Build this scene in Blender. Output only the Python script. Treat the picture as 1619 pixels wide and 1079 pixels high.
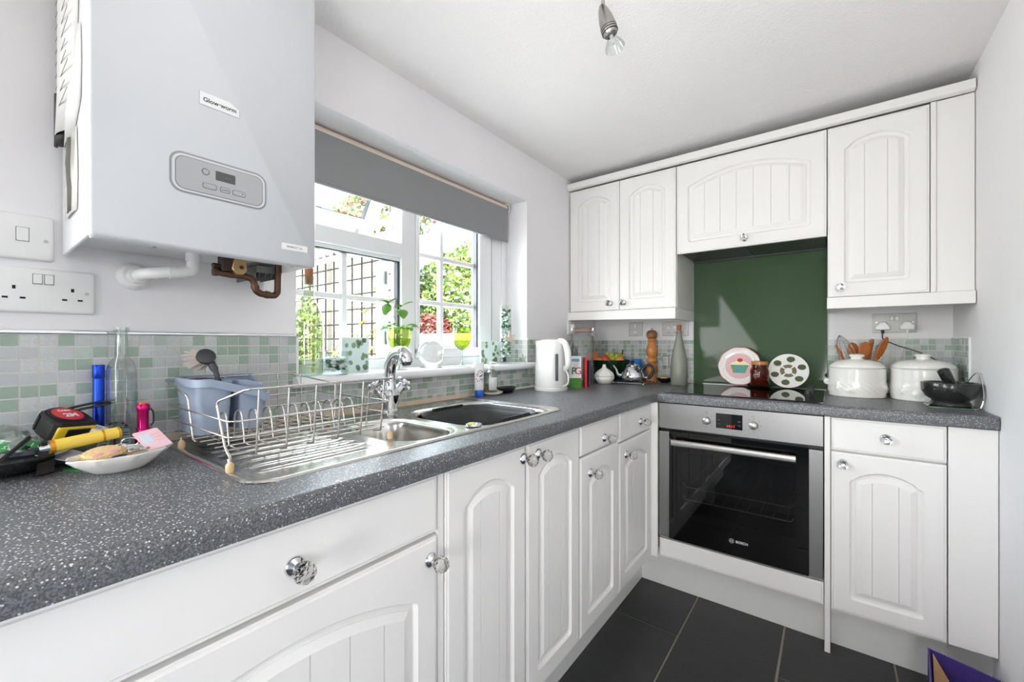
import bpy, bmesh, math, random
from mathutils import Vector, Matrix
from math import sin, cos, pi, radians, sqrt
random.seed(7)
SC = bpy.context.scene
COL = SC.collection
for o in list(bpy.data.objects): bpy.data.objects.remove(o)

# ------------------------------------------------------------------ camera
cd = bpy.data.cameras.new('camera'); cam = bpy.data.objects.new('camera', cd); COL.objects.link(cam)
cd.sensor_width = 36; cd.lens = 661 / 1619 * 36; cd.shift_y = 3.5 / 1619; cd.clip_start = .02
cam.location = (1.22, -2.505, 1.124); cam.rotation_euler = (pi / 2, 0, radians(37.24))
SC.camera = cam
# ------------------------------------------------------------------ world, sun, daylight, added fill lights, exposure
W = bpy.data.worlds.new('sky'); SC.world = W; W.use_nodes = True
nt = W.node_tree; bgn = nt.nodes['Background']
sky = nt.nodes.new('ShaderNodeTexSky'); sky.sky_type = 'NISHITA'; sky.sun_disc = False
sky.sun_elevation = radians(48); sky.sun_rotation = radians(190); sky.air_density = 1.0; sky.dust_density = 3.0; sky.ozone_density = .6
nt.links.new(sky.outputs[0], bgn.inputs[0]); bgn.inputs[1].default_value = 1.15
sl = bpy.data.lights.new('sun', 'SUN'); sun = bpy.data.objects.new('sun', sl); COL.objects.link(sun)
sl.energy = 5.5; sl.angle = radians(.6); sl.color = (1, .96, .9)
sun.rotation_euler = Vector((.10, .74, -.66)).to_track_quat('-Z', 'Y').to_euler()
def area(name, loc, direction, sx, sy, energy, color=(1, 1, 1), spread=180):
    l = bpy.data.lights.new(name, 'AREA'); l.shape = 'RECTANGLE'; l.size = sx; l.size_y = sy; l.energy = energy; l.color = color; l.spread = radians(spread)
    o = bpy.data.objects.new(name, l); COL.objects.link(o); o.location = loc
    o.rotation_euler = Vector(direction).to_track_quat('-Z', 'Z').to_euler(); return o
area('daylight_back_door', (-.08, -3.25, 1.25), (1, 1.0, -.55), .88, 1.5, 17, (1, .99, .985), 130)
area('daylight_window', (-.30, -1.35, 1.45), (1, .18, -.12), 1.1, .75, 26, (.97, .985, 1))
area('ceiling_fill', (1.25, -2.9, 1.15), (-.12, .72, 1.0), .5, .5, 5.8, (1, .98, .975), 100)  # unseen fill added behind the camera, bounces light off the ceiling
area('rear_fill', (1.42, -4.9, 1.05), (-.23, 1, -.05), .36, 1.5, 4.2, (1, .985, .985), 46)  # added fill panel before the solid rear wall, brightens the far end
SC.view_settings.view_transform = 'Standard'; SC.view_settings.look = 'None'
SC.view_settings.exposure = 0.2; SC.view_settings.gamma = 1; SC.view_settings.use_curve_mapping = False

# ------------------------------------------------------------------ materials
def lin(c):
    return tuple(((v / 255) / 12.92 if v / 255 <= .04045 else ((v / 255 + .055) / 1.055) ** 2.4) for v in c) + (1,)
def mat(name, rgb, rough=.5, metal=0., bump=None, var=None, spec=None, coat=0., trans=0., ior=None, emit=None, sub=0., coords='Object', stretch=(1, 1, 1)):
    m = bpy.data.materials.new(name); m.use_nodes = True; t = m.node_tree; b = t.nodes['Principled BSDF']
    b.inputs['Base Color'].default_value = lin(rgb); b.inputs['Roughness'].default_value = rough; b.inputs['Metallic'].default_value = metal
    if spec is not None: b.inputs['Specular IOR Level'].default_value = spec
    if coat: b.inputs['Coat Weight'].default_value = coat; b.inputs['Coat Roughness'].default_value = .08
    if trans: b.inputs['Transmission Weight'].default_value = trans
    if ior: b.inputs['IOR'].default_value = ior
    if sub: b.inputs['Subsurface Weight'].default_value = sub; b.inputs['Subsurface Radius'].default_value = (.01, .01, .01)
    if emit: b.inputs['Emission Color'].default_value = lin(emit[0]); b.inputs['Emission Strength'].default_value = emit[1]
    tc = t.nodes.new('ShaderNodeTexCoord'); mp = t.nodes.new('ShaderNodeMapping'); t.links.new(tc.outputs[coords], mp.inputs[0]); mp.inputs['Scale'].default_value = stretch
    if var is None: var = (40, .03)
    # colour variation: scale, amount
    n = t.nodes.new('ShaderNodeTexNoise'); n.inputs['Scale'].default_value = var[0]; n.inputs['Detail'].default_value = 4; t.links.new(mp.outputs[0], n.inputs[0])
    mx = t.nodes.new('ShaderNodeMix'); mx.data_type = 'RGBA'; a = var[1]
    c = lin(rgb)
    mx.inputs[6].default_value = tuple(max(0, v * (1 - a)) for v in c[:3]) + (1,); mx.inputs[7].default_value = tuple(min(1, v * (1 + a)) for v in c[:3]) + (1,)
    t.links.new(n.outputs[0], mx.inputs[0]); t.links.new(mx.outputs[2], b.inputs['Base Color'])
    if bump:
        n2 = t.nodes.new('ShaderNodeTexNoise'); n2.inputs['Scale'].default_value = bump[0]; n2.inputs['Detail'].default_value = 3; t.links.new(mp.outputs[0], n2.inputs[0])
        bp = t.nodes.new('ShaderNodeBump'); bp.inputs['Strength'].default_value = bump[1]; bp.inputs['Distance'].default_value = bump[2] if len(bump) > 2 else .002
        t.links.new(n2.outputs[0], bp.inputs['Height']); t.links.new(bp.outputs[0], b.inputs['Normal'])
    return m
def thin_glass(name, tint=(245, 250, 248), refl=.10, rough=0.0, edge=.45):
    m = bpy.data.materials.new(name); m.use_nodes = True; t = m.node_tree; t.nodes.clear()
    out = t.nodes.new('ShaderNodeOutputMaterial'); tr = t.nodes.new('ShaderNodeBsdfTransparent'); gl = t.nodes.new('ShaderNodeBsdfGlossy'); mx = t.nodes.new('ShaderNodeMixShader')
    lw = t.nodes.new('ShaderNodeLayerWeight'); lw.inputs[0].default_value = edge * .5
    rm = t.nodes.new('ShaderNodeMapRange'); rm.inputs[3].default_value = refl * .5; rm.inputs[4].default_value = min(1, refl + edge)
    t.links.new(lw.outputs['Facing'], rm.inputs[0]); t.links.new(rm.outputs[0], mx.inputs[0])
    cr = t.nodes.new('ShaderNodeMix'); cr.data_type = 'RGBA'; c = lin(tint); cr.inputs[6].default_value = c; cr.inputs[7].default_value = tuple(v ** 1.8 * .72 for v in c[:3]) + (1,)
    t.links.new(lw.outputs['Facing'], cr.inputs[0]); t.links.new(cr.outputs[2], tr.inputs[0])
    gl.inputs['Roughness'].default_value = rough
    t.links.new(tr.outputs[0], mx.inputs[1]); t.links.new(gl.outputs[0], mx.inputs[2]); t.links.new(mx.outputs[0], out.inputs[0]); return m
def speckle(name, base, mid, light, rough):
    m = mat(name, base, rough, spec=.8); t = m.node_tree; b = t.nodes['Principled BSDF']
    tc = t.nodes.new('ShaderNodeTexCoord')
    prev = None
    cur = lin(base)
    n = t.nodes.new('ShaderNodeTexNoise'); n.inputs['Scale'].default_value = 420; n.inputs['Detail'].default_value = 2; t.links.new(tc.outputs['Object'], n.inputs[0])
    r1 = t.nodes.new('ShaderNodeValToRGB'); e = r1.color_ramp.elements; e[0].position = .40; e[0].color = lin(base); e[1].position = .62; e[1].color = lin(mid)
    t.links.new(n.outputs[0], r1.inputs[0])
    v = t.nodes.new('ShaderNodeTexVoronoi'); v.inputs['Scale'].default_value = 270; t.links.new(tc.outputs['Object'], v.inputs[0])
    r2 = t.nodes.new('ShaderNodeValToRGB'); e = r2.color_ramp.elements; e[0].position = .20; e[0].color = (1, 1, 1, 1); e[1].position = .34; e[1].color = (0, 0, 0, 1)
    t.links.new(v.outputs['Distance'], r2.inputs[0])
    sp = t.nodes.new('ShaderNodeSeparateColor'); t.links.new(v.outputs['Color'], sp.inputs[0])
    th = t.nodes.new('ShaderNodeMath'); th.operation = 'GREATER_THAN'; th.inputs[1].default_value = .42; t.links.new(sp.outputs[0], th.inputs[0])
    mu = t.nodes.new('ShaderNodeMath'); mu.operation = 'MULTIPLY'; t.links.new(th.outputs[0], mu.inputs[0]); t.links.new(r2.outputs[0], mu.inputs[1])
    mx = t.nodes.new('ShaderNodeMix'); mx.data_type = 'RGBA'; t.links.new(mu.outputs[0], mx.inputs[0]); t.links.new(r1.outputs[0], mx.inputs[6]); mx.inputs[7].default_value = lin(light)
    t.links.new(mx.outputs[2], b.inputs['Base Color']); return m
M = {}
M['wall'] = mat('wall_paint', (238, 236, 237), .75, bump=(260, .05, .001), var=(3, .012))
M['ceil'] = mat('ceiling_textured_paint', (240, 237, 236), .85, bump=(120, .45, .004), var=(3, .01))
M['slate'] = mat('slate', (50, 51, 51), .42, bump=(38, .35, .004), var=(9, .22), stretch=(1, 2.2, 1))
M['grout'] = mat('floor_grout', (152, 144, 130), .9)
M['cab'] = mat('painted_cabinet', (239, 237, 234), .38, var=(5, .01))
M['carc'] = mat('carcass_white', (228, 227, 220), .5)
M['plinth'] = mat('plinth_white', (226, 226, 222), .45)
M['dark'] = mat('shadow_gap', (40, 38, 36), .8)
M['counter'] = speckle('speckled_laminate', (62, 64, 67), (108, 110, 114), (212, 213, 214), .38)
M['steel'] = mat('brushed_steel', (188, 187, 184), .30, 1., bump=(60, .04, .0005), stretch=(1, 40, 40))
M['ovensteel'] = mat('oven_brushed_steel', (152, 152, 151), .33, 1., bump=(60, .03, .0005), stretch=(1, 30, 30))
M['chrome'] = mat('chrome', (220, 221, 224), .06, 1.)
M['wire'] = mat('worn_chrome_wire', (196, 193, 188), .25, 1., var=(120, .15))
M['nickel'] = mat('brushed_nickel', (172, 168, 162), .28, 1.)
M['blackgl'] = mat('black_glass', (7, 7, 8), .035, spec=.6)
M['black'] = mat('black_plastic', (24, 24, 25), .38)
M['rubber'] = mat('black_rubber', (18, 18, 18), .7)
M['whitepl'] = mat('white_plastic', (236, 236, 234), .28, var=(12, .01))
M['upvc'] = mat('white_upvc', (244, 245, 246), .22, var=(8, .008))
M['gasket'] = mat('window_gasket', (62, 68, 74), .55)
M['tileG'] = mat('glass_tile_green', (156, 174, 160), .24, var=(90, .16), spec=.4, bump=(60, .1, .001))
M['tileW'] = mat('glass_tile_grey', (190, 194, 194), .26, var=(60, .08), spec=.4)
M['tileC'] = mat('glass_tile_crackle', (200, 203, 201), .28, var=(260, .28), spec=.4, bump=(240, .5, .001))
M['tileL'] = mat('glass_tile_pale_green', (182, 196, 186), .26, var=(120, .12), spec=.4)
M['tgrout'] = mat('tile_grout', (226, 225, 218), .8)
M['seal'] = mat('aged_sealant', (206, 186, 160), .6, var=(25, .18))
M['green'] = mat('green_back_painted_glass', (76, 98, 72), .05, spec=.3)
M['glass'] = mat('clear_glass', (255, 255, 255), 0., trans=1., ior=1.46)
M['crystal'] = mat('faceted_crystal', (232, 230, 226), 0., trans=1., ior=1.5)
M['pane'] = thin_glass('window_pane', (250, 253, 252), .05, edge=.12)
M['tglass'] = thin_glass('thin_clear_glass', (242, 246, 244), .20, edge=.6)
M['vglass'] = thin_glass('vase_glass', (248, 252, 250), .07, edge=.30)
M['gglass'] = thin_glass('green_wine_glass', (222, 233, 160), .10, edge=.35)
M['bglass'] = thin_glass('old_bottle_glass', (226, 233, 218), .14, edge=.6)
M['cream'] = mat('cream_ceramic', (240, 238, 232), .16, coat=.5, var=(20, .01))
M['boiler'] = mat('boiler_enamel', (206, 209, 212), .36, var=(3, .01))
M['boilerside'] = mat('boiler_side_enamel', (226, 227, 229), .30)
M['wood'] = mat('turned_beech', (196, 128, 62), .35, var=(28, .22), stretch=(1, 1, .2))
M['spoonwood'] = mat('spoon_wood', (190, 112, 50), .5, var=(45, .25), stretch=(.3, 1, 1))
M['cork'] = mat('cork', (168, 112, 74), .85, var=(260, .3), bump=(300, .3, .001))
M['copper'] = mat('old_copper', (96, 70, 56), .42, .7, var=(30, .3))
M['brass'] = mat('brass', (196, 166, 116), .35, .85)
M['paper'] = mat('paper', (236, 235, 230), .85)
M['leaf'] = mat('leaf_green', (104, 160, 58), .5, var=(40, .3), sub=.1)
def m_(key, *a, **k):
    if key not in M: M[key] = mat(key, *a, **k)
    return M[key]

# ------------------------------------------------------------------ mesh builder
class MB:
    def __init__(s): s.v = []; s.f = []; s.mi = []; s.cur = 0
    def add(s, vs, fs):
        k = len(s.v); s.v += [Vector(p) for p in vs]; s.f += [tuple(i + k for i in f) for f in fs]; s.mi += [s.cur] * len(fs); return s
    def box(s, x0, x1, y0, y1, z0, z1):
        return s.add([(x0, y0, z0), (x1, y0, z0), (x1, y1, z0), (x0, y1, z0), (x0, y0, z1), (x1, y0, z1), (x1, y1, z1), (x0, y1, z1)],
                     [(3, 2, 1, 0), (4, 5, 6, 7), (0, 1, 5, 4), (1, 2, 6, 5), (2, 3, 7, 6), (3, 0, 4, 7)])
    def loft(s, loops, cap0=True, cap1=True, closed=True):
        n = len(loops[0]); vs = [p for l in loops for p in l]; fs = []
        for i in range(len(loops) - 1):
            for j in range(n if closed else n - 1):
                a = i * n + j; b = i * n + (j + 1) % n; fs.append((a, b, b + n, a + n))
        if cap0: fs.append(tuple(range(n - 1, -1, -1)))
        if cap1: fs.append(tuple((len(loops) - 1) * n + j for j in range(n)))
        return s.add(vs, fs)
    def lathe(s, prof, c=(0, 0, 0), n=24, sx=1, sy=1, cap0=True, cap1=True, mod=None):
        loops = []
        for r, z in prof:
            l = []
            for j in range(n):
                a = 2 * pi * j / n; k = mod(a, z) if mod else 1
                l.append((c[0] + r * k * sx * cos(a), c[1] + r * k * sy * sin(a), c[2] + z))
            loops.append(l)
        return s.loft(loops, cap0 and prof[0][0] > 1e-6, cap1 and prof[-1][0] > 1e-6)
    def tube(s, path, r, n=8, closed=False, caps=True):
        P_ = [Vector(p) for p in path]; m = len(P_); rr = r if isinstance(r, (list, tuple)) else [r] * m
        T = []
        for i in range(m):
            if closed: d = P_[(i + 1) % m] - P_[i - 1]
            else: d = P_[min(i + 1, m - 1)] - P_[max(i - 1, 0)]
            T.append(d.normalized() if d.length > 1e-9 else Vector((0, 0, 1)))
        u = T[0].orthogonal().normalized(); loops = []
        for i in range(m):
            u = (u - T[i] * u.dot(T[i])); u = u.normalized() if u.length > 1e-6 else T[i].orthogonal().normalized()
            w = T[i].cross(u); loops.append([P_[i] + (u * cos(2 * pi * j / n) + w * sin(2 * pi * j / n)) * rr[i] for j in range(n)])
        if closed: loops.append(loops[0])
        return s.loft(loops, caps and not closed, caps and not closed)
    def cyl(s, p0, p1, r0, r1=None, n=16): return s.tube([p0, p1], [r0, r0 if r1 is None else r1], n)
    def ball(s, c, r, n=14, m=9, sc=(1, 1, 1)):
        prof = [(max(1e-7, sin(pi * i / m)), -cos(pi * i / m)) for i in range(m + 1)]; loops = []
        for q, z in prof: loops.append([(c[0] + r * sc[0] * q * cos(2 * pi * j / n), c[1] + r * sc[1] * q * sin(2 * pi * j / n), c[2] + r * sc[2] * z) for j in range(n)])
        return s.loft(loops, False, False)
    def prism(s, poly, d0, d1, plane='xz'):
        # poly in 2D, extruded along the remaining axis
        def mk(p, d):
            a, b = p; return {'xz': (a, d, b), 'yz': (d, a, b), 'xy': (a, b, d)}[plane]
        return s.loft([[mk(p, d0) for p in poly], [mk(p, d1) for p in poly]])
    def build(s, name, mt, parent=None, world=False, smooth=40, bevel=0, seg=2):
        me = bpy.data.meshes.new(name); org = ORG.get(parent.name, Vector()) if (parent and world) else Vector()
        me.from_pydata([p - org for p in s.v], [], s.f)
        bm = bmesh.new(); bm.from_mesh(me); bmesh.ops.recalc_face_normals(bm, faces=bm.faces); bm.to_mesh(me); bm.free()
        for x in (mt if isinstance(mt, (list, tuple)) else [mt]): me.materials.append(M[x] if isinstance(x, str) else x)
        if any(s.mi):
            for p, i in zip(me.polygons, s.mi): p.material_index = i
        if smooth:
            for p in me.polygons: p.use_smooth = True
            me.set_sharp_from_angle(angle=radians(smooth))
        o = bpy.data.objects.new(name, me); COL.objects.link(o)
        if parent: o.parent = parent; ORG[o.name] = ORG.get(parent.name, Vector())
        else: ORG[o.name] = Vector()
        if bevel:
            b = o.modifiers.new('bevel', 'BEVEL'); b.width = bevel; b.segments = seg; b.limit_method = 'ANGLE'; b.angle_limit = radians(50)
        return o
ORG = {}
def tag(o, label, cat, group=None, kind=None):
    o['label'] = label
    if cat: o['category'] = cat
    if group: o['group'] = group
    if kind: o['kind'] = kind
    return o
def thing(name, label, cat, loc, rotz=0, group=None, kind=None):
    o = bpy.data.objects.new(name, None); COL.objects.link(o); o.location = loc; o.rotation_euler = (0, 0, rotz); o.empty_display_size = .05
    ORG[o.name] = Vector(loc); return tag(o, label, cat, group, kind)
def share(src, name, loc, parent, rot=None, scale=None):
    o = bpy.data.objects.new(name, src.data if hasattr(src, 'data') else src); COL.objects.link(o); o.parent = parent; o.location = loc
    if rot: o.rotation_euler = rot
    if scale: o.scale = scale
    return o
def text(name, body, size, mt, parent, origin, sdir, tdir, extrude=.0004, align='CENTER', world=True, bold=0):
    cu = bpy.data.curves.new(name, 'FONT'); cu.body = body; cu.size = size; cu.extrude = extrude; cu.align_x = align; cu.align_y = 'CENTER'; cu.offset = bold; cu.resolution_u = 3
    ob = bpy.data.objects.new('txt', cu); COL.objects.link(ob); dg = bpy.context.evaluated_depsgraph_get(); dg.update()
    me = bpy.data.meshes.new_from_object(ob.evaluated_get(dg)); bpy.data.objects.remove(ob)
    s_ = Vector(sdir).normalized(); t_ = Vector(tdir).normalized(); n_ = s_.cross(t_)
    org = Vector(origin) - (ORG.get(parent.name, Vector()) if world else Vector())
    me.transform(Matrix.Translation(org) @ Matrix((s_, t_, n_)).transposed().to_4x4())
    me.materials.clear(); me.materials.append(M[mt] if isinstance(mt, str) else mt)
    o = bpy.data.objects.new(name, me); COL.objects.link(o); o.parent = parent; return o
def rrect(cx, cy, hx, hy, r, n=5):
    pts = []
    for (sx, sy, a0) in ((1, 1, 0), (-1, 1, pi / 2), (-1, -1, pi), (1, -1, 1.5 * pi)):
        for i in range(n + 1):
            a = a0 + i * pi / 2 / n; pts.append((cx + sx * (hx - r) + r * cos(a), cy + sy * (hy - r) + r * sin(a)))
    return pts
def arc(c, r, a0, a1, n): return [(c[0] + r * cos(a0 + (a1 - a0) * i / n), c[1] + r * sin(a0 + (a1 - a0) * i / n)) for i in range(n + 1)]
def bez(pts, n=8):
    # Catmull-Rom through pts
    P_ = [Vector(p) for p in pts]; P_ = [P_[0]] + P_ + [P_[-1]]; out = []
    for i in range(1, len(P_) - 2):
        for k in range(n):
            t = k / n; a, b, c, d = P_[i - 1:i + 3]
            out.append(.5 * ((2 * b) + (c - a) * t + (2 * a - 5 * b + 4 * c - d) * t * t + (3 * b - a - 3 * c + d) * t ** 3))
    out.append(P_[-2]); return out

CZ = .900      # worktop height
RX = 1.63      # right wall
# ------------------------------------------------------------------ structure
def slab(name, b, mt, label, cat):
    m = MB()
    for q in (b if isinstance(b, list) else [b]): m.box(*q)
    return tag(m.build(name, mt, smooth=0), label, cat, kind='structure')
WY0, WY1, WZ0, WZ1 = -1.925, -.776, 1.0, 1.845
YB = -5.0
slab('wall_left', [(-.30, 0, YB, -3.70, -.05, 2.2), (-.30, 0, -3.70, -2.80, 2.02, 2.2), (-.30, 0, -2.80, WY0, -.05, 2.2), (-.30, 0, WY1, .15, -.05, 2.2), (-.30, 0, WY0, WY1, -.05, WZ0), (-.30, 0, WY0, WY1, WZ1, 2.2)], 'wall', 'white painted window wall behind the sink and boiler', 'wall')
wl = bpy.data.objects['wall_left']
wb = slab('wall_back', (-.0, RX, 0, .15, -.05, 2.2), 'wall', 'white painted end wall behind the hob and wall cupboards', 'wall')
wr = slab('wall_right', [(RX, RX + .12, -2.8, .15, -.05, 2.25), (RX + .12, 3.75, -2.92, -2.8, -.05, 2.25), (3.6, 3.75, YB, -4.95, -.05, 2.25), (3.6, 3.75, -3.05, -2.92, -.05, 2.25), (3.6, 3.75, YB, -2.92, 2.1, 2.25)], 'wall', 'plain white painted wall along the right side', 'wall')
slab('wall_rear', (0, 3.75, YB - .15, YB, -.05, 2.25), 'wall', 'white wall behind the viewer at the far end', 'wall')
m = MB(); a, b_ = 2.078, 2.104
m.add([(-.0, YB, a), (RX, YB, b_), (RX, .0, b_), (-.0, .0, a), (-.0, YB, 2.25), (RX, YB, 2.25), (RX, 0, 2.25), (0, 0, 2.25)], [(0, 1, 2, 3), (7, 6, 5, 4), (0, 4, 5, 1), (1, 5, 6, 2), (2, 6, 7, 3), (3, 7, 4, 0)])
m.box(RX, 3.75, YB, -2.8, b_, 2.25)
tag(m.build('ceiling', 'ceil', smooth=0), 'white finely textured low kitchen ceiling', 'ceiling', kind='structure')
fl = slab('floor', [(0, RX, YB, 0, -.06, -.004), (RX, 3.75, YB, -2.8, -.06, -.004)], 'grout', 'dark slate tiled floor with pale grout lines', 'floor')
cols = [.433 - .322, .433, .755, 1.078, 1.40]
for ci, x0 in enumerate(cols):
    off = -.84 if ci % 2 == 1 else -1.165
    k = 0
    for j in range(-2, 8):
        y1 = off + .648 - .648 * j; y0 = y1 - .648
        if y0 > -.40 or y1 < YB: continue
        xa, xb, ya, yb = x0 + .0032, x0 + .3188, max(y0 + .0032, YB), min(y1 - .0032, -.3)
        xb = min(xb, RX); MB().box(xa, xb, ya, yb, -.012, random.uniform(-.0006, .0006)).build('floor_tile', 'slate', fl, True, bevel=.0015, smooth=0)
# ------------------------------------------------------------------ wall tiles (glass mosaic)
CAMP = Vector((1.22, -2.505, 1.124))
TP = .0245
def tile_meshes(axis):
    out = []
    for k in ('tileG', 'tileW', 'tileC', 'tileL'):
        m = MB(); h = TP / 2 - .0014
        if axis == 'x': m.box(0, .002, -h, h, -h, h)
        elif axis == 'y': m.box(-h, h, -.002, 0, -h, h)
        else: m.box(-.002, 0, -h, h, -h, h)
        o = m.build('tile', k, smooth=0); out.append(o.data); bpy.data.objects.remove(o)
    return out
def tile_zone(parent, axis, spots, base):
    ms = tile_meshes(axis); wts = (.30, .32, .26, .12)
    spots = sorted(spots, key=lambda p: (Vector(p) - CAMP).length * (1 + .0 * p[0]))
    rest = MB(); h = TP / 2 - .0014
    for i, p in enumerate(spots):
        k = random.choices(range(4), wts)[0]
        if i < base:
            o = bpy.data.objects.new('tile', ms[k]); COL.objects.link(o); o.parent = parent; o.location = p
        else:
            rest.cur = k
            if axis == 'x': rest.box(p[0], p[0] + .002, p[1] - h, p[1] + h, p[2] - h, p[2] + h)
            elif axis == 'y': rest.box(p[0] - h, p[0] + h, p[1] - .002, p[1], p[2] - h, p[2] + h)
            else: rest.box(p[0] - .002, p[0], p[1] - h, p[1] + h, p[2] - h, p[2] + h)
    if rest.f:
        o = rest.build('small_distant_tiles', ['tileG', 'tileW', 'tileC', 'tileL'], parent, smooth=0); o['kind'] = 'stuff'
TTOP = 1.142
def zs(z0, z1): return [z1 - TP * (i + .5) for i in range(int((z1 - z0) / TP + .35))]
# grout beds
g = MB(); g.box(.0, .003, -2.62, WY0, CZ - .02, TTOP); g.box(.0, .003, WY0, WY1, CZ - .02, 1.0); g.box(0, .003, WY1, 0, CZ - .02, TTOP); g.box(-.13, 0.003, WY1 - .003, WY1, 1.02, TTOP)
g.build('tile_grout', 'tgrout', wl, smooth=0)
sp = []
for z in zs(CZ, TTOP):
    y = WY0 - TP / 2
    while y > -2.6: sp.append((.0025, y, z)); y -= TP
    y = WY1 + TP / 2
    while y < -.01: sp.append((.0025, y, z)); y += TP
for z in zs(CZ, 1.0):
    y = WY0 + TP / 2
    while y < WY1: sp.append((.0025, y, z)); y += TP
sp = [p for p in sp if p[1] > -2.56]
tile_zone(wl, 'x', sp, 300)
rv = [(-TP * (i + .5) - .001, WY1 - .002, z) for i in range(5) for z in zs(1.022, TTOP)]
tile_zone(wl, 'y', rv, 0)
g = MB(); g.box(0, .607, -.003, 0, CZ - .02, TTOP); g.box(1.212, RX, -.003, 0, CZ - .02, TTOP); g.build('tile_grout', 'tgrout', wb, smooth=0)
sp = []
for z in zs(CZ, TTOP):
    x = .607 - TP / 2
    while x > 0: sp.append((x, -.0025, z)); x -= TP
    x = 1.212 + TP / 2
    while x < RX: sp.append((x, -.0025, z)); x += TP
sp.sort(key=lambda p: -p[0]); tile_zone(wb, 'y', sp, 300)
g = MB(); g.box(RX - .003, RX, -.278, 0, CZ - .02, TTOP); g.build('tile_grout', 'tgrout', wr, smooth=0)
tile_zone(wr, 'z', [(RX - .0025, -TP * (i + .5), z) for i in range(11) for z in zs(CZ, TTOP)], 110)
# edging strips on top of the tiles
m = MB(); m.box(0, .008, -2.62, WY0, TTOP, TTOP + .008); tag(m.build('trim_1', 'chrome', bevel=.002), 'polished edging strip above the mosaic tiles left of the window', 'trim', kind='structure')
m = MB(); m.box(0, .007, WY1, 0, TTOP, TTOP + .006); m.box(0, .607, -.007, 0, TTOP, TTOP + .006); tag(m.build('trim_2', 'whitepl'), 'thin edging strip above the mosaic tiles in the corner', 'trim', kind='structure')
m = MB(); m.box(1.212, RX, -.007, 0, TTOP, TTOP + .006); m.box(RX - .007, RX, -.284, 0, TTOP, TTOP + .006); m.box(RX - .007, RX, -.284, -.278, CZ, TTOP + .004); tag(m.build('trim_3', 'whitepl', bevel=.0015), 'white edging strip round the mosaic tiles at the right wall', 'trim', kind='structure')
m = MB(); m.prism([(0.003, CZ), (.016, CZ), (.006, CZ + .014), (.003, CZ + .014)], -2.6, -1.2, 'xz'); m2 = MB(); m2.prism([(0.003, CZ), (.010, CZ), (.005, CZ + .008), (.003, CZ + .008)], -1.2, 0, 'xz')
tag(m.build('trim_4', 'seal'), 'stained beige sealant bead along the back of the sink', 'trim', kind='structure')
tag(m2.build('trim_5', 'tgrout'), 'pale sealant bead along the worktop behind the kettle', 'trim', kind='structure')

# ------------------------------------------------------------------ glazed back door behind the viewer
dr_ = thing('door_1', 'white glazed back door in the window wall behind the viewer', 'door', (-.2, -3.25, 0), kind='structure')
m = MB(); m.box(-.24, -.18, -3.70, -3.62, 0, 2.02); m.box(-.24, -.18, -2.88, -2.80, 0, 2.02); m.box(-.24, -.18, -3.62, -2.88, 0, .12); m.box(-.24, -.18, -3.62, -2.88, 1.93, 2.02); m.build('door_frame', 'upvc', dr_, True, bevel=.004)
m = MB(); m.box(-.212, -.208, -3.62, -2.88, .12, 1.93); m.build('door_pane', 'pane', dr_, True)
# ------------------------------------------------------------------ window
win = thing('window_1', 'white plastic casement window with glazing bars above the sink', 'window', (-.16, -1.35, 1.03), kind='structure')
FX = -.13
def P_(name, mt, bxs, parent=win, bevel=.004):
    m = MB()
    for q in bxs: m.box(*q)
    return m.build(name, mt, parent, True, bevel=bevel, smooth=30)
P_('outer_frame', 'upvc', [(FX - .07, FX, WY1 - .035, WY1, 1.02, WZ1), (FX - .07, FX, WY0, WY0 + .045, 1.02, WZ1), (FX - .07, FX, WY0, WY1, 1.02, 1.062), (FX - .07, FX, WY0, WY1, WZ1 - .045, WZ1)])
P_('mullion', 'upvc', [(FX - .07, FX, -1.452, -1.382, 1.06, WZ1 - .04)])
P_('transom', 'upvc', [(FX - .07, FX, WY0 + .04, -1.45, 1.462, 1.522)])
bd = P_('glazing_bead', 'upvc', [(FX - .03, FX - .010, WY0 + .045, -1.452, 1.448, 1.464), (FX - .03, FX - .010, WY0 + .045, -1.452, 1.06, 1.072), (FX - .03, FX - .010, WY0 + .045, WY0 + .058, 1.06, 1.46)], bevel=.003)
P_('gasket', 'gasket', [(FX - .033, FX - .012, -1.463, -1.452, 1.07, 1.452), (FX - .033, FX - .012, WY0 + .05, -1.452, 1.444, 1.449)], bevel=0)
P_('glazing_pane', 'pane', [(FX - .034, FX - .030, WY0 + .04, -1.452, 1.06, 1.46)], bevel=0)
P_('glazing_bar', 'upvc', [(FX - .042, FX - .022, -1.693, -1.673, 1.07, 1.45)], bevel=.003)
P_('glazing_bar', 'upvc', [(FX - .041, FX - .023, WY0 + .05, -1.455, 1.279, 1.299)], bevel=.003)
# right-hand opening casement (closed)
sash = P_('sash', 'upvc', [(FX - .05, FX + .006, -.995, -.905, 1.075, WZ1 - .05), (FX - .05, FX + .006, -1.382, -1.362, 1.075, WZ1 - .05), (FX - .05, FX + .006, -1.382, -.905, 1.062, 1.104), (FX - .05, FX + .006, -1.382, -.905, 1.735, WZ1 - .045)])
P_('gasket', 'gasket', [(FX - .03, FX - .006, -1.005, -.995, 1.104, 1.735), (FX - .05, FX + .001, -.905, -.899, 1.07, WZ1 - .05)], sash, 0)
P_('glazing_pane', 'pane', [(FX - .034, FX - .030, -1.365, -.992, 1.10, 1.74)], sash, 0)
for y in (-1.218,): P_('glazing_bar', 'upvc', [(FX - .042, FX - .020, y - .010, y + .010, 1.10, 1.74)], sash, .003)
for z in (1.298, 1.497): P_('glazing_bar', 'upvc', [(FX - .041, FX - .021, -1.365, -.992, z - .010, z + .010)], sash, .003)
P_('window_stay', 'upvc', [(FX - .02, FX - .012, -1.37, -1.33, 1.375, 1.382)], sash, .002)
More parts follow.
